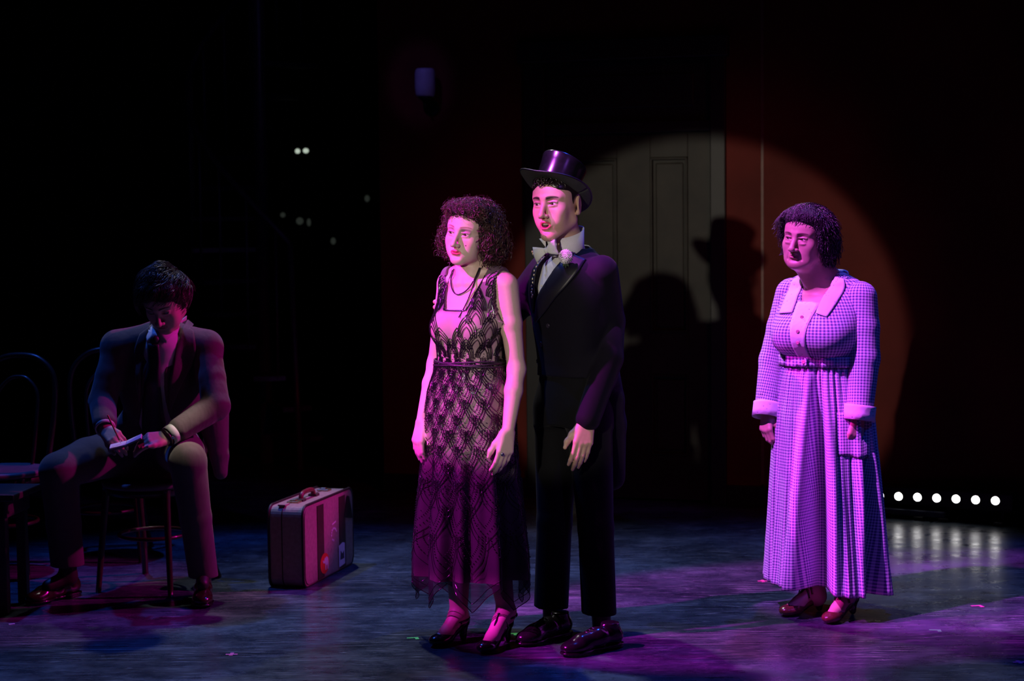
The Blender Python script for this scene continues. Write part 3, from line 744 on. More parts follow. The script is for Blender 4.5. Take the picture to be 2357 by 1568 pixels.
def head_sdf(S, F, jaw=1.0, cheek=1.0, nose=1.0, lips=1.0, open_=0.0, brow=1.0, age=0.0, lid=0.0, ear=1.0, neck_to=None, neck_r=0.052, chin=1.0, frown=0.0):
    s = F.s; p = F.p; R = F.R
    e = lambda c, r, k=0.012, op='u', Q=None: S.ell(p(*c), np.array(r) * s, R if Q is None else R @ Q, k * s, op)
    e((0, 0.014, 0.030), (0.0755, 0.097, 0.086))                                   # cranium
    e((0, -0.040, 0.030), (0.064, 0.052, 0.062), 0.03)                             # forehead
    e((0, -0.022, -0.030), (0.064 * (0.6 + 0.4 * cheek), 0.062, 0.070), 0.03)      # mid face
    for q in (-1, 1):
        S.cone(p(q * 0.052 * jaw, 0.004, -0.062), p(q * 0.016 * jaw, -0.068, -0.098 - 0.014 * open_), 0.020 * s, 0.015 * s, 0.03 * s)     # jaw
        e((q * 0.040, -0.058, -0.030), (0.024 * cheek, 0.022, 0.024), 0.022)       # cheekbone
        e((q * 0.034, -0.052, -0.062), (0.022 * cheek, 0.024, 0.026 * cheek), 0.025)
        if age: e((q * 0.036, -0.052, -0.088), (0.020, 0.020, 0.018), 0.02)        # jowl
    e((0, -0.076, -0.099 - 0.014 * open_), (0.019 * chin, 0.015, 0.014), 0.016)    # chin
    e((0, -0.064, -0.068), (0.034, 0.026, 0.030), 0.02)                            # muzzle
    if age: e((0, -0.045, -0.108), (0.040, 0.034, 0.018), 0.025)
    for q in (-1, 1):                                                              # brows, sockets, lids
        S.cone(p(q * 0.010, -0.087, 0.020), p(q * 0.046, -0.066, 0.021), 0.0095 * s * brow, 0.0095 * s, 0.012 * s)
        e((q * 0.0315, -0.0985, 0.001), (0.0185, 0.0175, 0.0125), 0.014, 's')
        e((q * 0.0320, -0.0735, -0.0005), (0.0155, 0.0158, 0.0150), 0.004)
        S.cone(p(q * 0.018, -0.088, 0.0085 - lid), p(q * 0.045, -0.0795, 0.0075 - lid), 0.0026 * s, 0.0026 * s, 0.005 * s)   # upper lid fold
        S.cone(p(q * 0.020, -0.0865, -0.0085), p(q * 0.043, -0.0795, -0.0080), 0.0022 * s, 0.0020 * s, 0.006 * s)            # lower lid
        if age: e((q * 0.031, -0.084, -0.0175), (0.013, 0.006, 0.005), 0.007)       # pouch
    # eye openings (almond), cut through the lid shell only
    for q in (-1, 1):
        cx = q * 0.0320; up = 0.0062 - lid; dn = 0.0048
        def ev(X, Y, Z, cx=cx, up=up, dn=dn, q=q):
            x, y, z = X - F.c[0], Y - F.c[1], Z - F.c[2]
            lx = (R[0, 0] * x + R[1, 0] * y + R[2, 0] * z) / s; ly = (R[0, 1] * x + R[1, 1] * y + R[2, 1] * z) / s; lz = (R[0, 2] * x + R[1, 2] * y + R[2, 2] * z) / s
            u = (lx - cx) / 0.0128; zc = lz - 0.0012 * (u * q)
            top = up * np.clip(1 - u * u, -1, 1); bot = -dn * np.clip(1 - u * u, -1, 1)
            d = np.maximum(np.maximum(zc - top, bot - zc), np.maximum(ly + 0.074, -0.104 - ly))
            return d * s
        c = p(cx, -0.087, 0); S.fn(ev, c - 0.022, c + 0.022, 0.0012 * s, 's')
    # nose
    S.cone(p(0, -0.0855, 0.012), p(0, -0.1115, -0.037), 0.0080 * s * (0.5 + 0.5 * nose), 0.0100 * s * nose, 0.012 * s)
    e((0, -0.1125, -0.0405), (0.0105 * nose, 0.0100, 0.0088 * nose), 0.006)
    for q in (-1, 1):
        e((q * 0.0125 * nose, -0.0995, -0.0435), (0.0078 * nose, 0.0105, 0.0078), 0.006)
        e((q * 0.0062 * nose, -0.1065, -0.0515), (0.0035 * nose, 0.0055, 0.0035), 0.003, 's')
    # lips
    mo = 0.012 * open_
    for q in (-1, 1):
        S.chain([p(0.0, -0.0930, -0.0645), p(q * 0.006, -0.0935, -0.0632), p(q * 0.022, -0.0835, -0.0680 - mo * 0.5 - frown)], [0.0040 * s * lips, 0.0043 * s * lips, 0.0020 * s], 0.006 * s)
        S.chain([p(0.0, -0.0912, -0.0745 - mo), p(q * 0.009, -0.0900, -0.0742 - mo), p(q * 0.021, -0.0832, -0.0690 - mo * 0.5 - frown)], [0.0052 * s * lips, 0.0048 * s * lips, 0.0020 * s], 0.006 * s)
    e((0, -0.0985, -0.0692 - mo * 0.5), (0.0205 - 0.004 * open_, 0.0085 + 0.010 * open_, 0.0012 + 0.0074 * open_), 0.002, 's')
    e((0, -0.0945, -0.0855 - mo), (0.016, 0.006, 0.0045), 0.010, 's')             # under the lip
    if age:
        for q in (-1, 1): S.chain([p(q * 0.019, -0.100, -0.048), p(q * 0.029, -0.092, -0.062), p(q * 0.031, -0.084, -0.082)], [0.0026 * s] * 3, 0.007 * s, 's')
    # ears
    for q in (-1, 1):
        Q = rotz(q * 0.32) @ rotx(-0.18)
        e((q * 0.0790, 0.016, -0.010), (0.0065 * ear, 0.0185 * ear, 0.0310 * ear), 0.006, 'u', Q)
        e((q * 0.0870, 0.013, -0.008), (0.0055, 0.0110, 0.0200), 0.005, 's', Q)
        e((q * 0.0775, 0.006, -0.036), (0.0060, 0.0085, 0.0090), 0.006, 'u')
    if neck_to is not None:
        S.cone(p(0, 0.020, -0.050), neck_to, neck_r * s, neck_r * 1.06 * s, 0.03)
def eyes(F, parent, mat, gaze=(0, -1, 0.0), sc=1.0):
    for q in (-1, 1):
        c = F.p(q * 0.0320, -0.0735, -0.0005); r = 0.01265 * F.s
        v, f = ball((0, 0, 0), r, 40, 28); g = F.R @ nrm(gaze)
        ang = np.arccos(np.clip((v / r) @ g, -1, 1))
        col = np.where(ang[:, None] < 0.24, V(0.004, 0.003, 0.003), np.where(ang[:, None] < 0.50, V(0.03, 0.018, 0.012), V(0.62, 0.58, 0.56)))
        mk('eye', (v + c, f), mat, parent, attrs={'fcol': col})
def face_paint(F, v, skin, lip, brow, shadow=None, liner=True, lidd=0.0, open_=0.0, browth=0.0042, blush=None, browz=0.0255):
    """own colours of the face: lips, brows, lash line, eye make-up"""
    q = F.loc(v); n = len(v); col = np.tile(np.array(skin, float), (n, 1))
    x, y, z = np.abs(q[:, 0]), q[:, 1], q[:, 2]
    front = (y < -0.045) & (np.abs(z) < 0.13) & (x < 0.075)
    def blend(m, c):
        m = np.clip(m, 0, 1)[:, None] * front[:, None]; col[:] = col * (1 - m) + np.array(c) * m
    ss = lambda d, w: np.clip(0.5 - d / w, 0, 1)
    if blush is not None: blend(0.5 * ss(np.hypot((x - 0.042) / 1.4, z + 0.032) - 0.012, 0.016), blush)
    if shadow is not None: blend(0.8 * ss(np.abs(z - 0.012) - 0.008, 0.006) * ss(np.abs(x - 0.032) - 0.017, 0.008), shadow)
    arch = browz - 0.0028 * ((x - 0.034) / 0.018) ** 2 + 0.001
    blend(ss(np.abs(z - arch) - browth * np.clip(1.15 - (x - 0.012) / 0.06, 0.3, 1), 0.003) * ss(np.abs(x - 0.0325) - 0.0205, 0.005) * (y < -0.055), brow)
    if liner:
        u = (x - 0.0320) / 0.0128; top = (0.0062 - lidd) * (1 - u * u) + 0.0012 * u
        blend(0.9 * ss(np.abs(z - top - 0.0012) - 0.0012, 0.0018) * ss(np.abs(u) - 1.12, 0.1), (0.012, 0.008, 0.008))
        bot = -0.0048 * (1 - u * u) + 0.0012 * u
        blend(0.45 * ss(np.abs(z - bot + 0.0008) - 0.0008, 0.0016) * ss(np.abs(u) - 1.05, 0.1), (0.05, 0.03, 0.03))
    mo = 0.012 * open_
    upz = -0.0592 - 0.34 * np.maximum(x - 0.006, 0) - 0.12 * np.maximum(0.006 - x, 0); loz = -0.0798 - mo + 0.45 * np.maximum(x - 0.008, 0) + 0.2 * mo
    blend(ss(np.maximum(z - upz, loz - z), 0.0022) * ss(x - 0.0225, 0.003) * (y < -0.074), lip)
    return col
def hand_sdf(S, w, d, n, side, curl=(0.35, 0.45, 0.35), thumb=(0.75, 0.62, -0.25), sc=1.0, spread=0.0, curls=None, k=0.006):
    """w wrist, d towards the fingers, n out of the back of the hand, side: thumb along side*cross(d,n)"""
    w = np.asarray(w, float); d = nrm(d); n = nrm(np.asarray(n) - d * (np.asarray(n) @ d)); l = np.cross(d, n) * side; tips = []
    off = (0.0270, 0.0090, -0.0085, -0.0245); kn = (0.086, 0.090, 0.085, 0.077)
    ln = ((0.043, 0.026, 0.020), (0.048, 0.030, 0.021), (0.044, 0.027, 0.020), (0.034, 0.020, 0.018))
    rr = ((0.0098, 0.0088, 0.0080, 0.0062),) * 2 + ((0.0094, 0.0084, 0.0076, 0.0060), (0.0084, 0.0074, 0.0067, 0.0054))
    for i in range(4):
        a = w + l * off[i] * 0.62 * sc + d * 0.012 * sc; b = w + (l * off[i] + d * kn[i] + n * 0.003) * sc
        S.cone(a, b, 0.0150 * sc, 0.0112 * sc, 0.012 * sc)
        cu = curls[i] if curls else curl; ang = 0.0; p0 = b; sp = spread * (1.5 - i) / 1.5
        for j in range(3):
            ang += cu[j]; dd = math.cos(ang) * (d * math.cos(sp) + l * math.sin(sp)) - math.sin(ang) * n
            p1 = p0 + dd * ln[i][j] * sc
            S.cone(p0, p1, rr[i][j] * sc, rr[i][j + 1] * sc, 0.003 * sc if j else k * sc); p0 = p1
        tips.append((p0, dd))
    t0 = w + (d * 0.022 + l * 0.020 - n * 0.006) * sc; td = nrm(d * thumb[0] + l * thumb[1] + n * thumb[2]); tb = nrm(d * (thumb[0] + 0.5) + l * thumb[1] * 0.35 + n * (thumb[2] - 0.1))
    q1 = t0 + td * 0.044 * sc; q2 = q1 + nrm(td + tb * 0.6) * 0.032 * sc; q3 = q2 + tb * 0.024 * sc
    S.chain([t0, q1, q2, q3], [0.0150 * sc, 0.0112 * sc, 0.0098 * sc, 0.0072 * sc], 0.012 * sc); tips.append((q3, tb))
    return tips
def body_parts(S, regions):
    return joinq(*[S.mesh(h, lo, hi) for h, lo, hi in regions])

def skin_material(name, rough=0.48):
    m = principled(name, (0.6, 0.4, 0.3), rough, spec=0.4); t = NT(m); a = t.attr('fcol')
    nz = t.noise(t.coord(), 90, 3); t.l(t.mix(t.math('MULTIPLY', nz, 0.16), a.outputs['Color'], (0.25, 0.10, 0.07)), t.b.inputs['Base Color'])
    t.bump(t.noise(t.coord(), 500, 2), 0.06, 0.0006)
    return m
M_skin = skin_material('skin')
M_eye = skin_material('eye_surface', 0.12)
def hair_material(name, a, b, rough=0.36):
    m = principled(name, a, rough, spec=0.6); t = NT(m)
    t.l(t.ramp(t.noise(t.coord(), 60, 3), [(0.3, a), (0.75, b)]), t.b.inputs['Base Color']); return m
def leather(name, c, rough=0.22, coat=0.4): return grainy(name, c, rough, 0.3, 30, 0.05, 0.001, coat=coat)
M_blackleather = leather('black_patent_leather', (0.012, 0.010, 0.012), 0.18)
M_brownleather = leather('brown_leather', (0.10, 0.035, 0.022), 0.25)
M_blackbead = principled('black_glass_bead', (0.008, 0.006, 0.010), 0.12, spec=0.9)
M_pearl = principled('silver_glint', (0.75, 0.75, 0.8), 0.15, metal=1.0)

def mens_shoe(parent, toe, heel, mat, sole_mat, sc=1.0, zb=0.0):
    """dress shoe from heel and toe points on the floor"""
    toe = np.array(toe, float); heel = np.array(heel, float); toe[2] = heel[2] = zb
    f = nrm(toe - heel); L = np.linalg.norm(toe - heel); l = V(-f[1], f[0], 0); R = np.stack([f, l, WZ], 1)
    pt = lambda a, b, z: heel + f * a * L + l * b + WZ * z
    S = SDF()
    S.cone(pt(0.12, 0, 0.045), pt(0.42, 0, 0.05), 0.031, 0.036, 0.02); S.cone(pt(0.42, 0, 0.048), pt(0.70, 0, 0.040), 0.036, 0.036, 0.02)
    S.ell(pt(0.80, 0.0, 0.030), (0.060, 0.043, 0.028), R, 0.02); S.cone(pt(0.14, 0, 0.05), pt(0.20, 0, 0.10), 0.030, 0.034, 0.02)
    S.fn(lambda X, Y, Z: 0.014 + zb - Z + 0 * X + 0 * Y, heel - 1, toe + 1, 0.0, 'i')
    S.fn(lambda X, Y, Z: Z - zb - 0.098 + 0 * X + 0 * Y, heel - 1, toe + 1, 0.0, 'i')
    up = mk('shoe', S.mesh(0.004), mat, parent)
    S2 = SDF(); S2.cone(pt(0.10, 0, 0.012), pt(0.45, 0, 0.012), 0.032, 0.034, 0.01); S2.ell(pt(0.76, 0, 0.012), (0.074, 0.048, 0.02), R, 0.01)
    S2.fn(lambda X, Y, Z: np.maximum(zb + 0.010 - Z, Z - zb - 0.018) + 0 * X + 0 * Y, heel - 1, toe + 1, 0.0, 'i')
    mk('sole', S2.mesh(0.0035), sole_mat, up)
    S3 = SDF(); S3.cone(pt(0.11, 0, 0.01), pt(0.22, 0, 0.01), 0.031, 0.032, 0.01); S3.fn(lambda X, Y, Z: np.maximum(zb + 0.0 - Z, Z - zb - 0.012) + 0 * X + 0 * Y, heel - 1, toe + 1, 0.0, 'i')
    mk('shoe_heel', S3.mesh(0.0035), sole_mat, up)
    for k in range(3):
        a = 0.50 + 0.055 * k; mk('lace', tube(catmull([pt(a, -0.020, 0.078 - 0.004 * k), pt(a + 0.01, 0, 0.090 - 0.005 * k), pt(a, 0.020, 0.078 - 0.004 * k)], 8), 0.0022, 6), sole_mat, up)
    return up
def pump(parent, toe, heel, mat, hh=0.06, zb=0.0, straps='t', skin_ankle=None, name='high_heel_shoe'):
    """heeled shoe with cut-out top; hh heel height"""
    toe = np.array(toe, float); heel = np.array(heel, float); toe[2] = heel[2] = zb
    f = nrm(toe - heel); L = np.linalg.norm(toe - heel); l = V(-f[1], f[0], 0); R = np.stack([f, l, WZ], 1)
    pt = lambda a, b, z: heel + f * a * L + l * b + WZ * z
    S = SDF()
    S.ell(pt(0.80, 0, 0.024), (0.052, 0.036, 0.024), R, 0.015)
    S.cone(pt(0.62, 0, 0.030), pt(0.30, 0, hh * 0.75 + 0.022), 0.029, 0.024, 0.015)
    S.cone(pt(0.30, 0, hh * 0.75 + 0.022), pt(0.10, 0, hh + 0.028), 0.024, 0.026, 0.015)
    S.cone(pt(0.08, 0, hh + 0.02), pt(0.04, 0, hh + 0.052), 0.024, 0.019, 0.015)
    # opening for the foot
    S.cone(pt(0.60, 0, 0.062), pt(0.30, 0, hh + 0.064), 0.027, 0.030, 0.006, 's'); S.cone(pt(0.30, 0, hh + 0.064), pt(0.14, 0, hh + 0.066), 0.030, 0.022, 0.006, 's')
    S.fn(lambda X, Y, Z: zb + 0.003 - Z + 0 * X + 0 * Y, heel - 1, toe + 1, 0.0, 'i')
    sh = mk(name, S.mesh(0.003), mat, parent)
    S2 = SDF(); S2.chain([pt(0.07, 0, hh + 0.004), pt(0.085, 0, hh * 0.5), pt(0.075, 0, 0.012)], [0.019, 0.0125, 0.0120], 0.01)
    S2.fn(lambda X, Y, Z: zb - Z + 0 * X + 0 * Y, heel - 1, toe + 1, 0.0, 'i')
    mk('heel', S2.mesh(0.003), mat, sh)
    return sh, pt
def foot_sdf(S, toe, heel, hh, ankle, zb=0.0):
    toe = np.array(toe, float); heel = np.array(heel, float); toe[2] = heel[2] = zb
    f = nrm(toe - heel); L = np.linalg.norm(toe - heel); pt = lambda a, z: heel + f * a * L + WZ * z
    S.chain([ankle, pt(0.30, hh * 0.8 + 0.052), pt(0.60, 0.046), pt(0.80, 0.030)], [0.034, 0.030, 0.027, 0.022], 0.02)
    S.cone(ankle, pt(0.10, hh + 0.034), 0.032, 0.024, 0.02)

# ------------------------------------------------------------------ people: cloth patches laid on a body surface
class Proj:
    """projects (u, z) of a person's frame onto a mesh, looking along +depth"""
    def __init__(s, base, R, *vfs):
        s.base, s.R = np.asarray(base, float), R; vs, fs, n = [], [], 0
        for v, f in vfs:
            vs += [tuple(p) for p in v]; fs += [tuple(int(i) + n for i in q) for q in f]; n += len(v)
        s.t = BVHTree.FromPolygons(vs, fs)
    def at(s, u, z, off=0.003, az=0.0, dflt=-0.1):
        d = s.R @ V(math.sin(az), math.cos(az), 0); o = s.base + s.R @ V(u, 0, z) - d * 0.6
        h = s.t.ray_cast(Vector(o), Vector(d), 1.0)
        q = np.array(h[0]) if h[0] is not None else s.base + s.R @ V(u, dflt, z)
        return q - d * off
    def line(s, uz, n, off=0.003, az=0.0):
        q = catmull(np.array(uz, float), n); return np.array([s.at(a, b, off, az) for a, b in q])
    def patch(s, left, right, n=14, m=6, off=0.004, th=0.003, az=0.0, bulge=0.0):
        """strip between two edge lines given as (u,z) points"""
        a = catmull(np.array(left, float), n); b = catmull(np.array(right, float), n)
        pts = np.array([[s.at(*(p * (1 - t) + q * t), off + bulge * math.sin(pi * t), az) for t in np.linspace(0, 1, m)] for p, q in zip(a, b)])
        return slab(pts, th)
def fcol(v, c): return {'fcol': np.tile(np.array(c, float), (len(v), 1))}
def zcut(S, z, lo=True):
    S.fn((lambda X, Y, Z: z - Z + 0 * X + 0 * Y) if lo else (lambda X, Y, Z: Z - z + 0 * X + 0 * Y), V(-9, -9, -9), V(9, 9, 9), 0.0, 'i')
def cloth(name, c, rough=0.85, sheen=0.35, bump=0.5, scale=14, bdist=0.010):
    """woven cloth with soft wrinkles"""
    m = principled(name, c, rough, sheen=sheen, spec=0.15); t = NT(m)
    n1 = t.noise(t.coord('Object', scale=(1, 1, 0.45)), scale, 3, 0.5); n2 = t.noise(t.coord(), 420, 2)
    t.bump(t.math('ADD', n1, t.math('MULTIPLY', n2, 0.05)), bump, bdist)
    t.l(t.mix(t.math('MULTIPLY', n2, 0.5), tuple(x * 0.7 for x in c), tuple(min(1, x * 1.25) for x in c)), t.b.inputs['Base Color'])
    return m
M_white = cloth('white_cotton', (0.78, 0.78, 0.76), 0.7, 0.1, 0.2, 10)
M_tail = cloth('midnight_wool', (0.0036, 0.0022, 0.0075), 0.8, 0.03, 0.45, 9)
M_satin = grainy('black_satin', (0.0045, 0.003, 0.009), 0.45, 0.2, 25, 0.05)
M_trouser = cloth('black_wool', (0.0035, 0.0033, 0.005), 0.85, 0.03, 0.4, 8)
M_button = principled('black_button', (0.02, 0.015, 0.025), 0.25, spec=0.7)
M_gold = principled('pale_gold_bead', (0.75, 0.62, 0.40), 0.3, metal=0.7)
def button(parent, p, n, r, mat, name='button'):
    n = nrm(n); a = nrm(np.cross(n, V(0.1, 0.2, 1))); b = np.cross(n, a); R = np.stack([a, b, n], 1)
    return mk(name, xf(lathe([(0.0003, 0), (r, 0), (r, r * 0.25), (r * 0.8, r * 0.5), (r * 0.5, r * 0.38), (0.0003, r * 0.42)], 16), R, p), mat, parent)

# ------------------------------------------------------------------ woman in the beaded dress
M_hair_f = hair_material('dark_red_brown_hair', (0.020, 0.008, 0.008), (0.085, 0.030, 0.024), 0.32)
M_hair_fb = grainy('hair_underlayer', (0.014, 0.006, 0.006), 0.85, 0.5, 200, 0.8, 0.01)
M_slip = grainy('mauve_slip', (0.46, 0.33, 0.33), 0.55, 0.12, 60, 0.1, 0.001, sheen=0.2)
M_bodice = skin_material('bodice_net_over_slip', 0.6)
M_sash = grainy('black_sash_silk', (0.016, 0.012, 0.018), 0.5, 0.4, 120, 0.6, 0.004)
def net_material():
    m = principled('black_net', (0.012, 0.010, 0.014), 0.6); t = NT(m)
    out = t.t.nodes['Material Output']; tr = t.n('ShaderNodeBsdfTransparent'); mx = t.n('ShaderNodeMixShader')
    a = t.attr('dens'); nz = t.noise(t.coord(), 700, 2)
    fac = t.math('ADD', a.outputs['Fac'], t.math('MULTIPLY', t.math('SUBTRACT', nz, 0.5), 0.3), True)
    t.l(fac, mx.inputs[0]); t.l(tr.outputs[0], mx.inputs[1]); t.l(t.b.outputs[0], mx.inputs[2]); t.l(mx.outputs[0], out.inputs['Surface'])
    return m
M_net = net_material()
def flapper():
    Y0 = 6.75; base = G(1098, 1478); base = V(P(1098, 1400, Y0)[0], Y0, 0)
    root = thing('person', 'person with curly bobbed hair in a black beaded dress, long beads and strapped heels', 'person', base)
    yaw = 0.56; R = yawR(yaw); L = lambda u, v, z: base + R @ V(u, v, z)
    J = lambda px, py, dy: P(px, py, Y0 + dy)
    S = SDF()
    zt = [0.78, 0.86, 0.95, 1.06, 1.13, 1.20, 1.29, 1.362, 1.402]
    cxs = [-.02, -.02, -.018, -.015, -.012, -.01, -.005, 0, 0]; cys = [0, 0, 0.0, 0.0, -0.005, -.008, 0.0, 0.01, 0.012]
    rxs = [.150, .166, .155, .128, .128, .134, .132, .110, .07]; rys = [.115, .122, .112, .096, .098, .104, .094, .070, .045]
    S.zl(zt, cxs, cys, rxs, rys, R, 0.02, o=base)
    for q in (-1, 1):
        S.ell(L(q * 0.062 - 0.01, -0.075, 1.195), (0.060, 0.052, 0.062), R, 0.03)
    F = Fr(J(1083, 536, -0.03), 0.53, 0.02, 0.14, 1.02)
    nb = L(-0.012, 0.000, 1.385)
    head_sdf(S, F, jaw=0.98, cheek=1.04, nose=0.93, lips=1.0, neck_to=nb, neck_r=0.049, lid=0.0034, brow=0.9)
    for q in (-1, 1):
        S.cone(L(-0.012, 0.012, 1.432), L(q * 0.122, 0.015, 1.372), 0.030, 0.034, 0.04)                 # trapezius
        S.cone(F.p(q * 0.052, 0.028, -0.060), L(q * 0.012 - 0.01, -0.046, 1.370), 0.012, 0.010, 0.022)  # neck muscle
        S.cone(L(q * 0.02 - 0.01, -0.055, 1.363), L(q * 0.125, -0.022, 1.380), 0.010, 0.011, 0.022)     # collar bone
    # arms: picture right (her left), picture left (her right)
    shl = L(0.146, 0.008, 1.352); ell_ = J(1189, 850, -0.09); wrl = J(1170, 990, -0.17)
    shr = L(-0.130, 0.030, 1.350); elr = J(1004, 838, 0.14); wrr = J(972, 968, 0.04)
    for sh, el, wr in ((shl, ell_, wrl), (shr, elr, wrr)):
        m1 = sh * 0.55 + el * 0.45
        S.chain([sh, m1, el], [0.045, 0.041, 0.033], 0.03)
        m2 = el * 0.65 + wr * 0.35
        S.chain([el, m2, wr], [0.033, 0.034, 0.023], 0.02)
    hand_sdf(S, wrl, J(1158, 1065, -0.19) - wrl, V(0.55, -0.80, 0.1), 1, (0.30, 0.30, 0.25), (0.85, 0.38, -0.25), 0.98)
    hand_sdf(S, wrr, J(957, 1050, 0.0) - wrr, V(-0.75, -0.60, 0.1), -1, (0.30, 0.42, 0.35), (0.85, 0.42, -0.20), 0.98)
    # legs and feet
    tl, hl = G(1108, 1508), G(1172, 1478); tr_, hr = G(1000, 1490), G(1072, 1474)
    ankl = P(1165, 1410, hl[1] - 0.02); ankr = P(1056, 1418, hr[1] - 0.02)
    for q, an, to, he in ((1, ankl, tl, hl), (-1, ankr, tr_, hr)):
        hip = L(q * 0.085 - 0.02, 0, 0.84); kn = hip * 0.46 + an * 0.54 + R @ V(-q * 0.018, -0.01, 0)
        S.chain([hip, kn], [0.082, 0.050], 0.02); S.chain([kn, kn * 0.7 + an * 0.3 + V(0, 0.015, 0), an], [0.050, 0.052, 0.032], 0.015)
        foot_sdf(S, to, he, 0.055, an)
    zc = 1.40
    v, f = body_parts(S, [(0.0021, V(-9, -9, zc), V(9, 9, 9)), (0.0036, V(-9, -9, 0.70), V(9, 9, zc + 0.004)), (0.005, V(-9, -9, -1), V(9, 9, 0.705))])
    col = face_paint(F, v, (0.66, 0.47, 0.40), (0.62, 0.06, 0.14), (0.20, 0.09, 0.07), shadow=(0.32, 0.18, 0.24), lidd=0.0034, browth=0.0024, blush=(0.62, 0.33, 0.30))
    q = F.loc(v); bm_ = np.hypot(q[:, 0] - 0.036, q[:, 2] + 0.040) < 0.0026                       # beauty mark
    col[bm_ & (q[:, 1] < -0.04)] = (0.03, 0.01, 0.01)
    mk('body', (v, f), M_skin, root, attrs={'fcol': col})
    eyes(F, root, M_eye, (-0.22, -1, -0.14))
    # ------------- dress: slip under black net, bodice cut from the torso, skirt with handkerchief points
    D = SDF()
    zt2 = [0.93, 1.00, 1.06, 1.13, 1.20, 1.29, 1.362, 1.402]
    D.zl(zt2, np.interp(zt2, zt, cxs), np.interp(zt2, zt, cys), np.interp(zt2, zt, rxs) + 0.008, np.interp(zt2, zt, rys) + 0.009, R, 0.02, o=base)
    for q in (-1, 1):
        D.ell(L(q * 0.062 - 0.01, -0.075, 1.195), (0.066, 0.058, 0.068), R, 0.03)
        D.cone(L(q * 0.05, 0.012, 1.395), L(q * 0.122, 0.015, 1.372), 0.044, 0.046, 0.04); D.cone(L(q * 0.14, 0.012, 1.352), L(q * 0.15, 0.0, 1.25), 0.054, 0.050, 0.04)
    def cut(X, Y, Z):
        x, y, z = X - base[0], Y - base[1], Z + 0 * X
        u = R[0, 0] * x + R[1, 0] * y; w = R[0, 1] * x + R[1, 1] * y + 0 * z
        au = np.abs(u + 0.012); neck = np.where(w < 0.02, 1.266 + np.maximum(au - 0.046, 0) * 3.1, 1.32 + np.maximum(au - 0.05, 0) * 1.6)
        side = np.interp(z, [1.18, 1.23, 1.29, 1.34, 1.44], [0.20, 0.142, 0.124, 0.124, 0.132])
        return np.maximum((z - neck) * 0.4, np.abs(u) - side)
    D.fn(cut, base - 1, base + 2, 0.003, 'i')
    bv, bf = D.mesh(0.0042)
    strap = np.clip((bv[:, 2] - 1.25) / 0.02, 0, 1)[:, None]; dress = mk('dress_bodice', (bv, bf), M_bodice, root, attrs={'fcol': (1 - strap) * V(0.44, 0.31, 0.32) + strap * V(0.13, 0.085, 0.12)})
    zs = np.array([0.245, 0.33, 0.45, 0.60, 0.75, 0.86, 0.95, 1.02, 1.065]); nz_, nu = 90, 168
    Z = np.linspace(0.245, 1.065, nz_)
    A = np.linspace(0, 2 * pi, nu, endpoint=False)
    def skirt_pt(a, z, grow=0.0):
        cu = np.interp(z, zs, [-.026, -.026, -.026, -.026, -.024, -.022, -.018, -.015, -.015]); rx = np.interp(z, zs, [.222, .220, .208, .194, .180, .178, .168, .146, .139]); ry = np.interp(z, zs, [.172, .168, .158, .145, .135, .134, .125, .110, .106])
        fo = np.interp(z, [0.2, 0.6, 0.85, 1.0], [0.030, 0.018, 0.004, 0.0])
        fr = fo * (np.sin(7 * a + 0.6) * 0.55 + np.sin(11 * a + 2.1 + 1.2 * z) * 0.45 + 0.3 * np.sin(19 * a + 1.0))
        r = 1 + fr / 0.17
        u = cu + (rx * r + grow) * np.cos(a); w = (ry * r + grow) * np.sin(a)
        return np.stack([base[0] + R[0, 0] * u + R[0, 1] * w, base[1] + R[1, 0] * u + R[1, 1] * w, z + 0 * u], -1)
    AA, ZZ = np.meshgrid(A, Z)
    mk('slip_skirt', grid(skirt_pt(AA, ZZ), True), M_slip, root)
    # net overlay follows bodice and skirt, hem falls in points
    hem = lambda a: 0.240 - 0.110 * np.abs(2 * ((a * 7 / (2 * pi) + 0.2) % 1) - 1)
    T = np.linspace(0, 1, nz_); ZN = hem(A)[None, :] * (1 - T[:, None]) + 1.065 * T[:, None]
    low = np.where(ZN < 0.245, 0.245, ZN)
    pts = skirt_pt(AA, low, 0.007); pts[:, :, 2] = ZN
    dens = np.interp(ZN.ravel(), [0.15, 0.24, 0.30, 0.62, 0.74, 1.07], [0.55, 0.60, 0.90, 0.86, 0.34, 0.14])  # denser lower net also carries the shade below the light beam's edge
    net = mk('net_overlay', grid(pts, True), M_net, root, attrs={'dens': dens})
    hp_ = pts[0]; mk('hem_beading', joinq(tubes(np.vstack([hp_, hp_[:1]])[None], np.full((1, len(hp_) + 1), 0.0017), 5), tubes((np.vstack([pts[3], pts[3][:1]]) + V(0, 0, 0.0))[None], np.full((1, len(hp_) + 1), 0.0014), 5)), M_blackbead, net)
    # belt sash with gathered knot
    a = np.linspace(0, 2 * pi, 80, endpoint=False)
    for k, dz in enumerate((-0.007, 0.0, 0.007)):
        p_ = skirt_pt(a, np.full(80, 1.058 + dz) + 0.004 * np.sin(5 * a + k), 0.009); p_[:, 2] = 1.060 + dz + 0.003 * np.sin(3 * a + 2 * k)
        mk('waist_sash', tube(p_, 0.0034 + 0.001 * np.sin(9 * a + k) ** 2, 6, closed=True), M_sash, root)
    # ------------- beadwork: petals outlined in black beads on the dress
    bvh = BVHTree.FromPolygons([tuple(p_) for p_ in np.vstack([bv, pts.reshape(-1, 3)])], [tuple(int(i) for i in q_) for q_ in bf] + [tuple(int(i) + len(bv) for i in q_) for q_ in grid(pts, True)[1]])
    def on(a, z):
        c = base + R @ V(-0.02, 0, 0) + V(0, 0, z); d = R @ V(math.cos(a), math.sin(a), 0)
        h = bvh.ray_cast(Vector(c + d * 0.6), Vector(-d), 0.6)
        return None if h[0] is None else (np.array(h[0]), np.array(h[1]))
    bp, br = [], []; lines = []
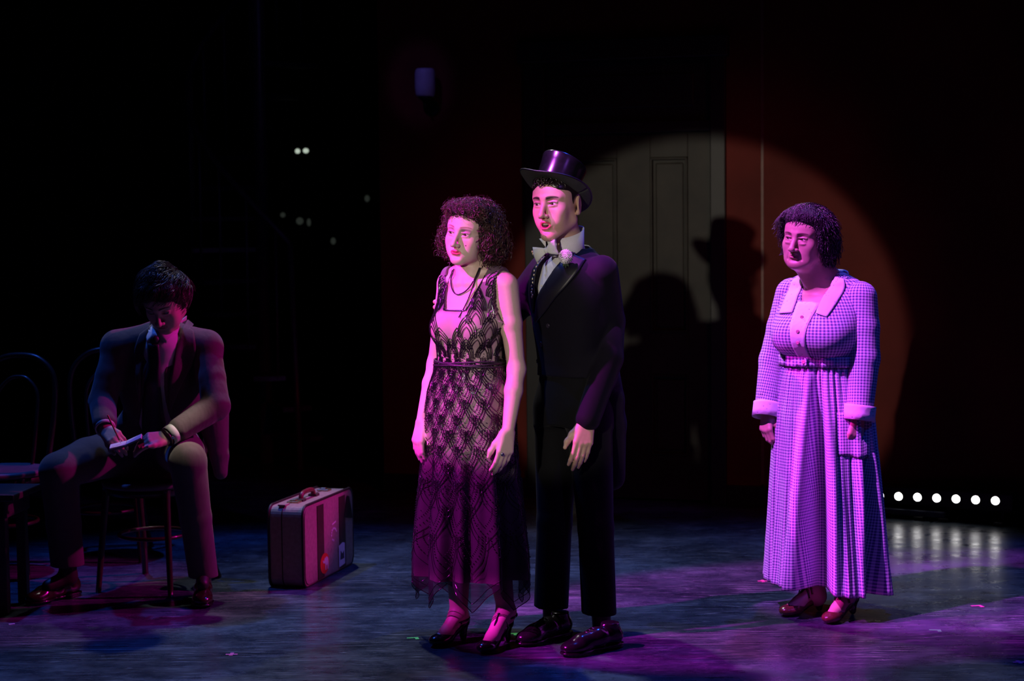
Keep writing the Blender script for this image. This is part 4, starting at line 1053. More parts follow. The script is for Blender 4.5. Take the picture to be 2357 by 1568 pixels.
    def stamp(ca, cz, wa, hz, ang, flip):
        """petal: tip down for the skirt; nested outlines"""
        rad = 0.15
        for ring, (sc, kind) in enumerate(((1.0, 'line'), (0.84, 'line'), (0.66, 'dots'), (0.46, 'dots'))):
            pl = []
            for t in np.linspace(-1, 1, 23):
                s_ = 1 - abs(t); yy = s_ * sc; xx = math.copysign(1, t) * (1 - s_ ** 2.4) * sc
                x, y = xx * wa / 2, -yy * hz * flip
                x2 = x * math.cos(ang) - y * math.sin(ang); y2 = x * math.sin(ang) + y * math.cos(ang)
                h = on(ca + x2 / rad, cz + y2)
                if h is not None: pl.append(h[0] + h[1] * 0.0022)
            if len(pl) < 8: continue
            if kind == 'line': lines.append(np.array(pl))
            else:
                q_ = np.array(pl); bp.extend(q_[::1]); br.extend([0.0031 if sc > 0.5 else 0.0026] * len(q_))
    fa = -pi / 2 - 0.05                                              # front direction angle in the local frame
    rows = [(1.082, 0.070, 0.075), (1.035, 0.075, 0.085), (0.985, 0.075, 0.095), (0.93, 0.078, 0.10), (0.872, 0.080, 0.105), (0.815, 0.084, 0.105), (0.755, 0.086, 0.105), (0.69, 0.088, 0.11), (0.62, 0.092, 0.14), (0.53, 0.095, 0.16), (0.42, 0.10, 0.17)]
    for i, (z, w_, h_) in enumerate(rows):
        stepa = w_ / 0.165
        for k in range(-5, 6):
            ca = fa + (k + 0.5 * (i % 2)) * stepa
            stamp(ca, z, w_ * 1.04, h_, 0.30 * (k + 0.5 * (i % 2)) / 4 * (1 if z > 0.7 else 0.4), 1)
    for i, (z, w_, h_) in enumerate([(1.085, 0.07, 0.075), (1.12, 0.072, 0.08), (1.165, 0.074, 0.085), (1.215, 0.07, 0.085), (1.265, 0.06, 0.08), (1.31, 0.05, 0.07), (1.35, 0.045, 0.06)]):
        for k in range(-4, 5):
            ca = fa + (k + 0.5 * (i % 2)) * w_ / 0.135
            if z > 1.14 and abs(k + 0.5 * (i % 2)) < (0.6 if z < 1.2 else 0.9): continue
            stamp(ca, z, w_, h_, -0.22 * (k + 0.5 * (i % 2)) / 3, -1)
    N = max(len(l_) for l_ in lines)
    LP = np.array([l_[np.round(np.linspace(0, len(l_) - 1, N)).astype(int)] + rng.normal(0, 1e-5, (N, 3)) for l_ in lines])
    jump = np.linalg.norm(np.diff(LP, axis=1), axis=2).max(1) < 0.03; LP = LP[jump]
    tag(mk('beaded_lines', tubes(LP, np.interp(LP[:, :, 2], [0.3, 0.65, 0.75], [0.0010, 0.0012, 0.0017]), 4), M_blackbead, root), 'black beaded petal outlines', kind='stuff')
    scat = []                                                        # loose beads at waist and chest
    for _ in range(1500):
        z = rng.choice([1.06, 0.995, 1.055, 0.80, 0.60]) + rng.normal(0, 0.045); h = on(fa + rng.normal(0, 0.75), z)
        if h is not None: scat.append(h[0] + h[1] * 0.002)
    bp2 = np.vstack([np.array(bp), np.array(scat)]); tag(mk('beads', beads(bp2, np.concatenate([br, np.full(len(scat), 0.0022)])), M_blackbead, root, smooth=False), 'small black glass beads', kind='stuff')
    gl = bp2[rng.choice(len(bp2), 46, replace=False)]
    tag(mk('sequins', beads(gl + (CAMP - gl) / np.linalg.norm(CAMP - gl, axis=1)[:, None] * 0.002, 0.0026), M_pearl, root, smooth=False), 'silver sequins', kind='stuff')
    # neckline and armhole piping
    cen = -0.012
    def along(fn, n=40):
        o = []
        for t in np.linspace(0, 1, n):
            u, z = fn(t); pt0 = L(u, -0.5, z); h = bvh.ray_cast(Vector(pt0), Vector(R @ V(0, 1, 0)), 1.0)
            if h[0] is not None and np.linalg.norm(np.array(h[0]) - pt0) < 0.56: o.append(np.array(h[0]) + np.array(h[1]) * 0.001)
        return np.array(o)
    p_ = along(lambda t: (cen - 0.044 + 0.088 * t, 1.262))
    if len(p_) > 3: mk('neckline_trim', tube(p_, 0.0028, 6), M_blackbead, root)
    for q in (-1, 1):
        p_ = along(lambda t: (cen + q * (0.049 + 0.042 * t), 1.262 + 0.13 * t))
        if len(p_) > 3: mk('neckline_trim', tube(p_, 0.0028, 6), M_blackbead, root)
        p_ = along(lambda t: (q * np.interp(1.235 + 0.15 * t, [1.23, 1.29, 1.34, 1.44], [0.136, 0.119, 0.119, 0.127]), 1.235 + 0.15 * t))
        if len(p_) > 3: mk('armhole_trim', tube(p_, 0.0028, 6), M_blackbead, root)
    # ------------- hair: curly bob
    hc = F.p(0.006, 0.030, 0.010); HR = F.R
    HB = SDF(); HB.ell(F.p(0.0, 0.026, 0.030), np.array((0.104, 0.106, 0.100)) * F.s, HR, 0.02)
    for q in (-1, 1): HB.ell(F.p(q * 0.088, 0.024, -0.028), np.array((0.044, 0.066, 0.062)) * F.s, HR, 0.03)
    HB.ell(F.p(0, 0.085, -0.03), np.array((0.085, 0.055, 0.075)) * F.s, HR, 0.03)
    HB.ell(F.p(0, -0.050, 0.088), np.array((0.082, 0.048, 0.036)) * F.s, HR, 0.03)
    HB.ell(F.p(0.004, -0.125, -0.040), np.array((0.066, 0.100, 0.116)) * F.s, HR, 0.012, 's')
    hb = mk('hair', HB.mesh(0.005), M_hair_fb, root)
    hv = HB.mesh(0.008)[0]
    hloc = F.loc(hv); hv = hv[(hloc[:, 1] > -0.115)]
    n = 2600; root_p = hv[rng.integers(0, len(hv), n)]; out = nrm_rows(root_p - hc)
    curls(root, 'hair_curls', root_p, out, M_hair_f, n, 0.044, 0.0075, 0.0011, 2.0, 0.3, S=16, face=F)
    rp2 = hv[rng.integers(0, len(hv), 620)]; curls(root, 'ringlets', rp2, nrm_rows(rp2 - hc), M_hair_f, 620, 0.055, 0.0105, 0.0028, 1.7, 0.45, S=24, face=F)
    rp3 = hv[rng.integers(0, len(hv), 900)]; curls(root, 'flyaway_curls', rp3, nrm_rows(rp3 - hc), M_hair_f, 900, 0.066, 0.0085, 0.0005, 1.6, 0.2, S=18, face=F)
    fr = [F.p(x, -0.080 + abs(x) * 0.35, 0.094 - abs(x) * 0.1) for x in np.linspace(-0.05, 0.055, 110)]
    fr = np.array(fr) + rng.normal(0, 0.004, (110, 3)); curls(root, 'fringe_curls', fr, np.tile(F.R @ nrm(V(0.1, -0.7, 0.5)), (110, 1)), M_hair_f, 110, 0.018, 0.006, 0.0011, 2.0, face=F)
    # ------------- jewellery
    ne = [F.p(-0.050, 0.004, -0.105), L(-0.072, -0.060, 1.345), L(-0.060, -0.088, 1.300), L(-0.018, -0.104, 1.278), L(0.026, -0.094, 1.302), L(0.055, -0.050, 1.355), F.p(0.052, 0.02, -0.10)]
    def strand(name, pts_, n_, r):
        q_ = catmull(pts_, 400); ds = np.concatenate([[0], np.cumsum(np.linalg.norm(np.diff(q_, axis=0), axis=1))]); s_ = np.linspace(0, ds[-1], n_)
        c_ = np.stack([np.interp(s_, ds, q_[:, i]) for i in range(3)], 1)
        mk(name, joinq(*[(lambda b_: (b_[0], np.array([f_ if len(f_) == 4 else f_ + [f_[0]] for f_ in b_[1]])))(ball(p_, r, 8, 6)) for p_ in c_]), M_blackbead, root)
    def proj(u, z, out_=0.006):
        pt0 = L(u, -0.5, z); dd = R @ V(0, 1, 0); best = None
        for tree in (bvh, sk_bvh):
            h = tree.ray_cast(Vector(pt0), Vector(dd), 0.7)
            if h[0] is not None and (best is None or h[3] < best[1]): best = (np.array(h[0]), h[3])
        return (best[0] if best else L(u, -0.1, z)) - dd * out_
    sk_bvh = BVHTree.FromPolygons([tuple(p_) for p_ in v], [tuple(int(i) for i in q_) for q_ in f])
    neckl = [(-0.058, 1.415), (-0.060, 1.375), (-0.046, 1.338), (-0.014, 1.322), (0.020, 1.338), (0.044, 1.375), (0.052, 1.42)]
    strand('bead_necklace', [proj(u, z) for u, z in neckl], 92, 0.0027)
    long_ = [(0.056, 1.42), (0.048, 1.37), (0.038, 1.32), (0.026, 1.275), (0.018, 1.24)]
    strand('bead_necklace', [proj(u, z) for u, z in long_], 50, 0.0026)
    strand('bead_necklace', [proj(u, z) for u, z in ((-0.070, 1.410), (-0.080, 1.36), (-0.088, 1.31), (-0.092, 1.26))], 34, 0.0026)
    strand('bead_necklace', [J(1003, 765, 0.02), J(1004, 795, 0.02), J(1007, 825, 0.03), J(1008, 848, 0.04)], 26, 0.0028)
    e0 = F.p(0.0805, 0.004, -0.048); mk('earring', join(tube([e0, e0 - WZ * 0.022], 0.0016, 6), ball(e0 - WZ * 0.012, 0.0035, 10, 8), xf(lathe([(0.003, -0.003), (0.009, -0.002), (0.010, 0.0), (0.009, 0.002), (0.003, 0.003)], 20), rotx(pi / 2) , e0 - WZ * 0.034)), M_pearl, root)
    rg = J(1156, 1046, -0.205); mk('ring', join(ball(rg, (0.0075, 0.006, 0.0075), 12, 8), tube(np.array([rg + V(0.009 * math.cos(t), 0.010 + 0.010 * math.sin(t), 0.002 * math.cos(t)) for t in np.linspace(0, 2 * pi, 20, endpoint=False)]), 0.0015, 6, closed=True)), M_pearl, root)
    # ------------- shoes
    for to, he, an in ((tl, hl, ankl), (tr_, hr, ankr)):
        sh, pt = pump(root, to, he, M_blackleather, 0.055)
        t1, t2 = pt(0.64, 0, 0.066), pt(0.36, 0, 0.126)
        mk('strap', tube(catmull([t1, pt(0.50, 0.002, 0.098), t2], 12), 0.0045, 6, flat=0.5), M_blackleather, sh)
        a_ = np.linspace(0, 2 * pi, 28, endpoint=False); f_ = nrm(np.array(to) - np.array(he)); l_ = V(-f_[1], f_[0], 0)
        ring = np.array([an + V(0, 0, -0.012) + f_ * 0.041 * math.cos(t) + l_ * 0.040 * math.sin(t) - WZ * 0.006 * math.cos(t) for t in a_])
        mk('ankle_strap', tube(ring, 0.0042, 6, closed=True), M_blackleather, sh)
        for q in (-1, 1): mk('side_strap', tube(catmull([pt(0.30, q * 0.03, 0.075), pt(0.36, q * 0.026, 0.10), t2], 10), 0.004, 6), M_blackleather, sh)
def nrm_rows(a): return a / (np.linalg.norm(a, axis=1, keepdims=True) + 1e-12)
def curls(parent, name, roots, out, mat, n, length, amp, rad, turns, droop=0.6, lab=None, S=20, face=None):
    t = np.linspace(0, 1, S)[None, :]
    d = nrm_rows(out + rng.normal(0, 0.45, (n, 3)) + V(0, 0, -0.15)); ln = length * rng.uniform(0.55, 1.25, (n, 1))
    e1 = nrm_rows(np.cross(d, rng.normal(0, 1, (n, 3)))); e2 = np.cross(d, e1); ph = rng.uniform(0, 2 * pi, (n, 1)); tn = turns * rng.uniform(0.6, 1.3, (n, 1)); am = amp * rng.uniform(0.6, 1.3, (n, 1))
    cen = roots[:, None] - d[:, None] * 0.012 + d[:, None] * (ln * t * 0.62)[:, :, None] + V(0, 0, -1) * (droop * ln * t * t)[:, :, None]
    w = ph + tn * 2 * pi * t
    paths = cen + (am * np.cos(w) * np.minimum(1, 4 * t))[:, :, None] * e1[:, None] + (am * np.sin(w) * np.minimum(1, 4 * t))[:, :, None] * e2[:, None]
    if face is not None:                                             # keep strands out of the face
        q = face.loc(paths.reshape(-1, 3)).reshape(paths.shape)
        ok = ~np.any((q[:, :, 1] < -0.055) & (np.abs(q[:, :, 0]) < 0.060) & (q[:, :, 2] < 0.058 - 0.2 * np.abs(q[:, :, 0])) & (q[:, :, 2] > -0.12), axis=1); paths = paths[ok]; n = len(paths)
    rr = rad * (1 - 0.65 * t) * np.ones((n, 1))
    return tag(mk(name, tubes(paths, rr, 4), mat, parent), lab, kind='stuff')
flapper()

# ------------------------------------------------------------------ man in tailcoat and top hat
M_hair_m = hair_material('black_hair', (0.006, 0.004, 0.004), (0.022, 0.014, 0.012), 0.3)
M_hat = grainy('black_silk_plush', (0.006, 0.006, 0.008), 0.24, 0.3, 50, 0.05, 0.001)
M_hatunder = grainy('hat_brim_felt', (0.020, 0.022, 0.018), 0.85, 0.2, 50)
M_petal = grainy('white_petal', (0.80, 0.76, 0.80), 0.6, 0.08, 80)
M_leaf = grainy('dark_leaf', (0.03, 0.06, 0.02), 0.6, 0.2, 60)
def tophat_man():
    Y0 = 6.93; b0 = P(1322, 1400, Y0); base = V(b0[0], Y0, 0)
    root = thing('person', 'person in a black tailcoat and top hat with white bow tie and a white flower', 'person', base)
    yaw = 0.80; R = yawR(yaw); L = lambda u, v, z: base + R @ V(u, v, z); J = lambda px, py, dy: P(px, py, Y0 + dy)
    F = Fr(J(1283, 468, -0.06), 0.57, 0.03, -0.03, 1.09)
    S = SDF()
    nb = L(0, 0.01, 1.44)
    head_sdf(S, F, jaw=1.0, cheek=0.90, nose=1.0, lips=1.12, open_=1.0, brow=1.05, lid=0.0024, neck_to=nb, neck_r=0.050, ear=1.08, chin=0.95)
    S.zl([0.85, 0.95, 1.05, 1.20, 1.32, 1.42, 1.46], 0, [0, 0, 0, 0, 0, 0, 0.01], [.13, .135, .13, .145, .155, .13, .06], [.09, .09, .088, .098, .102, .075, .045], R, 0.02, o=base)
    shl, shr = L(0.172, 0.0, 1.405), L(-0.172, 0.0, 1.405)
    mdl, ell_, wrl = J(1404, 740, -0.04), J(1402, 825, -0.10), J(1352, 968, -0.225)
    elr, wrr = P(1122, 790, 7.04), P(1056, 700, 6.985)
    S.chain([shl, mdl, ell_, wrl], [0.036, 0.034, 0.032, 0.026], 0.02); S.chain([shr, elr, wrr], [0.036, 0.032, 0.026], 0.02)
    hand_sdf(S, wrl, J(1334, 1062, -0.275) - wrl, V(0.25, -0.95, 0.10), 1, (0.20, 0.28, 0.22), (0.85, 0.50, -0.10), 1.06, 0.02)
    # his other hand reaches round the woman's far shoulder: only the fingertips come forward
    hd = P(1004, 688, 6.92) - wrr
    hand_sdf(S, wrr, hd, V(-0.35, 0.93, 0.1), 1, None, (0.55, 0.55, -0.4), 0.98, 0.14, curls=[(0.60, 0.85, 0.55)] * 4)
    ankl, ankr = P(1386, 1462, 6.80), P(1270, 1440, 6.88)
    for q, an in ((1, ankl), (-1, ankr)):
        hp = L(q * 0.09, 0, 0.90); S.chain([hp, hp * 0.5 + an * 0.5, an], [0.080, 0.050, 0.035], 0.02)
        S.cone(an, an + V(-0.06, -0.07, -0.05), 0.033, 0.026, 0.02)
    zc = 1.47
    v, f = body_parts(S, [(0.0021, V(-9, -9, zc), V(9, 9, 9)), (0.0032, V(-9, -9, 0.60), V(9, 9, zc + 0.004)), (0.008, V(-9, -9, -1), V(9, 9, 0.605))])
    col = face_paint(F, v, (0.56, 0.35, 0.25), (0.60, 0.10, 0.13), (0.012, 0.008, 0.007), shadow=(0.34, 0.19, 0.15), open_=1.0, lidd=0.0024, browth=0.0050, browz=0.0215)
    q = F.loc(v); inm = (np.abs(q[:, 0]) < 0.017) & (np.abs(q[:, 2] + 0.0752) < 0.0085) & (q[:, 1] > -0.089) & (q[:, 1] < -0.05); col[inm] = (0.05, 0.012, 0.015)
    col[v[:, 2] < 0.4] = (0.006, 0.006, 0.008)                            # socks
    mk('body', (v, f), M_skin, root, attrs={'fcol': col})
    eyes(F, root, M_eye, (-0.12, -1, -0.16))
    tt = [F.p(0.013 * math.sin(a), -0.0885 + 0.012 * (1 - math.cos(a)), -0.0708) for a in np.linspace(-1.0, 1.0, 9)]
    mk('teeth', joinq(*[(lambda b_: (b_[0], np.array([g if len(g) == 4 else g + [g[0]] for g in b_[1]])))(ball(p_, (0.0020, 0.0022, 0.0036), 8, 6, F.R)) for p_ in tt]), principled('teeth_enamel', (0.62, 0.60, 0.52), 0.3), root)
    e0 = F.p(-0.0815, 0.004, -0.044); mk('earring', ball(e0, 0.004, 10, 8), M_pearl, root)
    # ------------- shirt
    SH = SDF(); SH.zl([0.98, 1.05, 1.20, 1.32, 1.42, 1.475], 0, [0, 0, -0.004, -0.006, 0, 0.008], [.145, .142, .158, .168, .140, .070], [.100, .098, .112, .117, .088, .060], R, 0.02, o=base)
    shv = SH.mesh(0.006); sh = mk('shirt_front', shv, M_white, root)
    # ------------- tailcoat
    C = SDF()
    C.zl([0.99, 1.05, 1.20, 1.32, 1.41, 1.462, 1.485], 0, [0.004, 0.0, -0.004, -0.006, 0, 0.012, 0.02], [.158, .154, .172, .186, .172, .110, .078], [.112, .108, .121, .126, .104, .080, .066], R, 0.02, pw=2.2, o=base)
    C.chain([L(0.160, 0.0, 1.398), mdl, ell_, wrl + (ell_ - wrl) * 0.02], [0.064, 0.058, 0.054, 0.048], 0.016)
    C.chain([L(-0.160, 0.01, 1.398), elr, wrr + (elr - wrr) * 0.06], [0.064, 0.055, 0.047], 0.035)
    for u0 in (-0.07, 0.075):                                                      # tails at the back
        C.chain([L(u0, 0.075, 1.03), L(u0 * 1.25, 0.115, 0.80), L(u0 * 1.15, 0.13, 0.585)], [0.075, 0.062, 0.052], 0.04)
    C.chain([L(0.12, 0.02, 1.04), L(0.13, 0.07, 0.90), L(0.11, 0.11, 0.78)], [0.060, 0.055, 0.05], 0.04)
    S_v = lambda z: np.interp(z, [1.285, 1.35, 1.42, 1.47, 1.52], [0.0, 0.030, 0.054, 0.066, 0.078])
    def vee(X, Y, Z):
        x, y = X - base[0], Y - base[1]; u = R[0, 0] * x + R[1, 0] * y; w = R[0, 1] * x + R[1, 1] * y; z = Z + 0 * X
        uc = np.interp(z, [1.28, 1.5], [-0.070, -0.018]); d = np.abs(u - uc) - S_v(z)
        return np.maximum(np.maximum(d, 1.285 - z), w - 0.03 + 0 * z)
    C.fn(vee, base - 1, base + 2, 0.002, 's')
    C.zl([1.40, 1.60], 0, 0.0, [.062, .062], [.060, .060], R, 0.0, 's', o=base)
    cvf = C.mesh(0.0045); coat = mk('tailcoat', cvf, M_tail, root)
    pj = Proj(base, R, cvf)
    edge = lambda z, q: np.interp(z, [1.28, 1.5], [-0.070, -0.018]) + q * (S_v(z) + 0.002)
    li = [(edge(z, 1), z) for z in (1.475, 1.42, 1.35, 1.30, 1.25, 1.215)]; li[-2:] = [(-0.072, 1.255), (-0.082, 1.222)]
    lo = [(0.118, 1.445), (0.122, 1.405), (0.088, 1.345), (0.040, 1.295), (-0.012, 1.245), (-0.078, 1.200)]
    mk('lapel', pj.patch(li, lo, 26, 9, 0.006, 0.004, bulge=0.004), M_satin, root)
    li2 = [(edge(z, -1), z) for z in (1.475, 1.42, 1.35, 1.30)] + [(-0.084, 1.25)]; lo2 = [(-0.118, 1.44), (-0.132, 1.40), (-0.128, 1.33), (-0.118, 1.28), (-0.094, 1.235)]
    lp2 = mk('lapel', pj.patch(lo2, li2, 22, 7, 0.006, 0.004, bulge=0.004), M_satin, root)
    gd = pj.line([(a - 0.012, b) for a, b in li2[:4]], 15, 0.011)
    for i, p_ in enumerate(gd): mk('gold_stud', ball(p_ + R @ V(0.004 * (i % 2), 0, 0), (0.0035, 0.003, 0.0055), 8, 6), M_gold, lp2)
    # coat collar round the neck
    cr = []
    for a in np.linspace(-2.35, 2.35, 31):
        c_ = L(0.0 + 0.094 * math.sin(a), 0.012 + 0.080 * math.cos(a), 1.475 - 0.020 * (1 - math.cos(a))); cr.append(c_)
    cr = np.array(cr); up_ = np.array([V(0, 0, 0.020) - nrm(p_ - L(0, 0.012, 1.48)) * 0.026 for p_ in cr])
    mk('coat_collar', slab(np.stack([cr - up_ * 1.4, cr, cr + up_]), 0.007), M_satin, root)
    for px, py in ((1262, 750), (1246, 792), (1238, 832)):
        d = ray(px, py); h = pj.t.ray_cast(Vector(CAMP), Vector(nrm(d)), 12)
        if h[0] is not None: button(root, np.array(h[0]), np.array(h[1]), 0.0095, M_button, 'coat_button')
    # waistcoat points below the coat front
    for z in (1.385, 1.345): button(root, Proj(base, R, shv).at(np.interp(z, [1.28, 1.5], [-0.070, -0.018]), z, 0.001), R @ V(0, -1, 0), 0.0045, M_white, 'shirt_stud')
    # ------------- trousers
    T = SDF(); T.zl([0.80, 0.90, 1.00, 1.06], 0, 0.005, [.165, .165, .152, .145], [.120, .118, .106, .100], R, 0.02, o=base)
    for q, an, zb in ((1, ankl, 0.075), (-1, ankr, 0.085)):
        hp = L(q * 0.085, 0.0, 0.86); kn = hp * 0.48 + an * 0.52 + V(0, -0.015, 0); bt = an + V(-0.008, -0.01, -0.05)
        T.chain([hp, kn, bt], [0.092, 0.069, 0.067], 0.03)
    T.fn(lambda X, Y, Z: 0.082 + 0.05 * (X - base[0]) * -1 - Z + 0 * Y, base - 1, base + 2, 0.0, 'i')
    mk('trousers', T.mesh(0.0055), M_trouser, root)
    # ------------- collar, bow tie
    co, ci = [], []
    nc = F.p(0, 0.012, -0.105) * 0.5 + nb * 0.5
    for a in np.linspace(-pi + 0.12, pi - 0.12, 40):                                   # open at the front
        d_ = F.R @ V(math.sin(a), math.cos(a), 0); fr_ = (1 + math.cos(a)) / 2
        co.append([nc + d_ * 0.066 + WZ * (-0.035), nc + d_ * 0.065, nc + d_ * 0.066 + WZ * (0.034 + 0.046 * fr_)])
    mk('wing_collar', slab(np.array(co), 0.003), M_white, root)
    bt = F.p(-0.003, -0.074, -0.162); X_ = F.R @ nrm(V(1, 0.10, 0.22)); Yf = F.R @ V(0.1, -1, 0); Zu = np.cross(Yf, X_); Zu = Zu if Zu[2] > 0 else -Zu
    for q in (-1, 1):
        wing = [bt + X_ * q * 0.006 + Zu * 0.012, bt + X_ * q * 0.002 + Zu * 0.05 - Yf * 0.01, bt + X_ * q * 0.030 + Zu * 0.052 - Yf * 0.012]
        mk('collar_wing', slab(np.array([[wing[0], wing[0] * 0.5 + wing[2] * 0.5, wing[2]], [wing[0] * 0.5 + wing[1] * 0.5, sum(wing) / 3, wing[2] * 0.5 + wing[1] * 0.5], [wing[1], wing[1] * 0.6 + wing[2] * 0.4, wing[1] * 0.4 + wing[2] * 0.6]]), 0.002), M_white, root)
        g = []
        for t in np.linspace(0, 1, 9):
            hw = 0.0085 + 0.0225 * t ** 0.8; row = [bt + Yf * (0.014 + 0.006 * math.sin(pi * t) - 0.010 * t * t + 0.004 * math.cos(3 * s_) * t) + X_ * q * (0.004 + (0.054 if q < 0 else 0.036) * t) + Zu * (s_ * hw + 0.004 * t * q) for s_ in np.linspace(-1, 1, 7)]; g.append(row)
        mk('bow_tie_wing', slab(np.array(g), 0.006), M_white, root)
    mk('bow_tie_knot', ball(bt + Yf * 0.017, (0.010, 0.008, 0.012), 14, 10, np.stack([X_, Yf, Zu], 1)), M_white, root)
    # ------------- carnation
    d = ray(1301, 589); h = pj.t.ray_cast(Vector(CAMP), Vector(nrm(d)), 12); fc = J(1302, 591, -0.150)
    fn_ = nrm(CAMP - fc); fl_ = mk('carnation', ball(fc, 0.019, 16, 10), M_petal, root)
    e1 = nrm(np.cross(fn_, WZ)); e2 = np.cross(e1, fn_)
    for i in range(90):
        zz = 1 - 1.25 * (i + 0.5) / 90; a = i * 2.399; rr = math.sqrt(max(0, 1 - zz * zz)); n_ = e1 * rr * math.cos(a) + e2 * rr * math.sin(a) + fn_ * zz
        t1 = nrm(np.cross(n_, V(0.3, 0.5, 0.8))); t2 = np.cross(n_, t1); c_ = fc + n_ * 0.020
        g = np.array([[c_ + t1 * x * 0.0068 * (0.5 + 0.5 * y) + n_ * (0.0065 * y + 0.0022 * math.sin(7 * x + i) * y) + t2 * 0.004 * y * y for x in np.linspace(-1, 1, 5)] for y in np.linspace(0, 1, 3)])
        mk('petal', slab(g, 0.0008), M_petal, fl_)
    mk('stem', tube([fc - fn_ * 0.01 - WZ * 0.01, fc - fn_ * 0.004 - WZ * 0.042], 0.003, 6), M_leaf, fl_)
    for q in (-1, 1): mk('leaf', slab(np.array([[fc - fn_ * 0.008 - WZ * (0.018 + 0.02 * t) + e1 * (q * 0.010 * t + x * 0.006 * math.sin(pi * (0.15 + 0.8 * t))) for x in (-1, 0, 1)] for t in np.linspace(0, 1, 5)]), 0.001), M_leaf, fl_)
    # ------------- hair and hat
    H = SDF(); H.ell(F.p(0, 0.018, 0.028), np.array((0.0805, 0.100, 0.090)) * F.s, F.R, 0.01); H.ell(F.p(0, -0.036, 0.052), np.array((0.068, 0.056, 0.046)) * F.s, F.R, 0.02)
    H.ell(F.p(0, -0.105, -0.045), np.array((0.078, 0.096, 0.113)) * F.s, F.R, 0.012, 's'); H.ell(F.p(0, 0.02, -0.135), np.array((0.12, 0.12, 0.085)) * F.s, F.R, 0.01, 's')
    for q in (-1, 1): H.ell(F.p(q * 0.088, 0.010, -0.015), np.array((0.022, 0.024, 0.042)) * F.s, F.R, 0.006, 's')
    mk('hair', H.mesh(0.004), M_hair_m, root)
    fr = []
    for i in range(34):
        x = -0.058 + 0.116 * i / 33; c_ = F.p(x, -0.084 + abs(x) ** 2 * 10 + 0.004 * math.sin(i * 2.1), 0.080 + 0.008 * math.sin(i * 1.7) - 5 * x * x); r_ = 0.0085 + 0.004 * math.sin(i * 3.3)
        ph = i * 1.3; fr.append([c_ + F.R @ V(r_ * math.cos(ph + t * 7) * (1 - 0.4 * t), -0.008 * t - 0.002, r_ * math.sin(ph + t * 7) * (1 - 0.4 * t) - 0.006 * t) for t in np.linspace(0, 1, 22)])
    tag(mk('forehead_curls', tubes(np.array(fr), np.full((34, 22), 0.0022), 6), M_hair_m, root), kind='stuff')
    HR = F.R @ roty(0.16) @ rotx(-0.54); hc = F.p(-0.018, 0.010, 0.044)
    k = 1.04
    prof = [(0.080, 0.0), (0.079, 0.02), (0.0785, 0.06), (0.0805, 0.095), (0.084, 0.120), (0.083, 0.125), (0.077, 0.127), (0.001, 0.1265)]
    hat = mk('top_hat', xf(lathe([(r * k, z) for r, z in prof], 56, 1.0, 1.16), HR, hc), M_hat, root)
    mk('hat_band', xf(lathe([(0.0812 * k, 0.002), (0.0822 * k, 0.004), (0.0805 * k, 0.030), (0.0795 * k, 0.031)], 56, 1.0, 1.16, cap=False), HR, hc), M_satin, hat)
    na = 72; br = []
    for i in range(10):
        t = i / 9.0; row = []
        for j in range(na):
            a = j / na * 2 * pi; r0, r1 = 0.079 * k, 0.136 * k; r_ = r0 + (r1 - r0) * t
            curl = 0.030 * t ** 2.2 * abs(math.cos(a)) ** 1.5 - 0.008 * t * abs(math.sin(a)) ** 2
            row.append(hc + HR @ V(r_ * math.cos(a), r_ * 1.16 * math.sin(a), 0.002 + curl))
        row.append(row[0]); br.append(row)
    mk('hat_brim', slab(np.array(br), 0.0035), M_hatunder, hat)
    mk('brim_binding', tube(np.array(br[-1][:-1]), 0.0032, 8, closed=True), M_satin, hat)
    # ------------- shoes
    for to, he in ((G(1296, 1514), G(1402, 1492)), (G(1194, 1490), G(1288, 1466))):
        f_ = nrm(to - he); he = to - f_ * 0.285; mens_shoe(root, to, he, M_blackleather, M_blackleather)
tophat_man()

# ------------------------------------------------------------------ woman in the gingham house dress
M_hair_o = hair_material('dark_wavy_hair', (0.008, 0.006, 0.009), (0.040, 0.026, 0.034), 0.34)
M_hair_ob = grainy('dark_hair_underlayer', (0.008, 0.006, 0.008), 0.8, 0.5, 150, 0.8, 0.01)
def gingham_material():
    m = principled('gingham_cotton', (0.6, 0.6, 0.6), 0.85, sheen=0.1, spec=0.2); t = NT(m)
    sx = t.n('ShaderNodeSeparateXYZ'); t.l(t.attr('cuv').outputs['Vector'], sx.inputs[0]); fs = []
    for i in (0, 1):
        q = t.math('FRACT', t.math('DIVIDE', sx.outputs[i], 0.0118)); fs.append(t.ramp(q, [(0.0, 0.0), (0.46, 0.0), (0.54, 1.0), (1.0, 1.0)]))
    s_ = t.math('MULTIPLY', t.math('ADD', fs[0], fs[1]), 0.5)
    t.l(t.ramp(s_, [(0.0, (0.70, 0.68, 0.74)), (0.5, (0.36, 0.33, 0.50)), (1.0, (0.085, 0.07, 0.21))]), t.b.inputs['Base Color'])
    t.bump(t.noise(t.coord('Object', scale=(1, 1, 0.4)), 16, 3), 0.35, 0.008)
    return m
M_ging = gingham_material()
def eyelet_material():
    m = principled('white_eyelet_cotton', (0.74, 0.72, 0.76), 0.8, spec=0.2); t = NT(m)
    vo = t.n('ShaderNodeTexVoronoi'); vo.inputs['Scale'].default_value = 55; t.l(t.coord(), vo.inputs['Vector'])
    t.l(t.ramp(vo.outputs['Distance'], [(0.10, (0.30, 0.26, 0.34)), (0.16, (0.74, 0.72, 0.76))]), t.b.inputs['Base Color']); t.bump(vo.outputs['Distance'], 0.3, 0.003)
    return m
M_eyelet = eyelet_material()
M_pbutton = principled('pink_button', (0.55, 0.20, 0.30), 0.35)
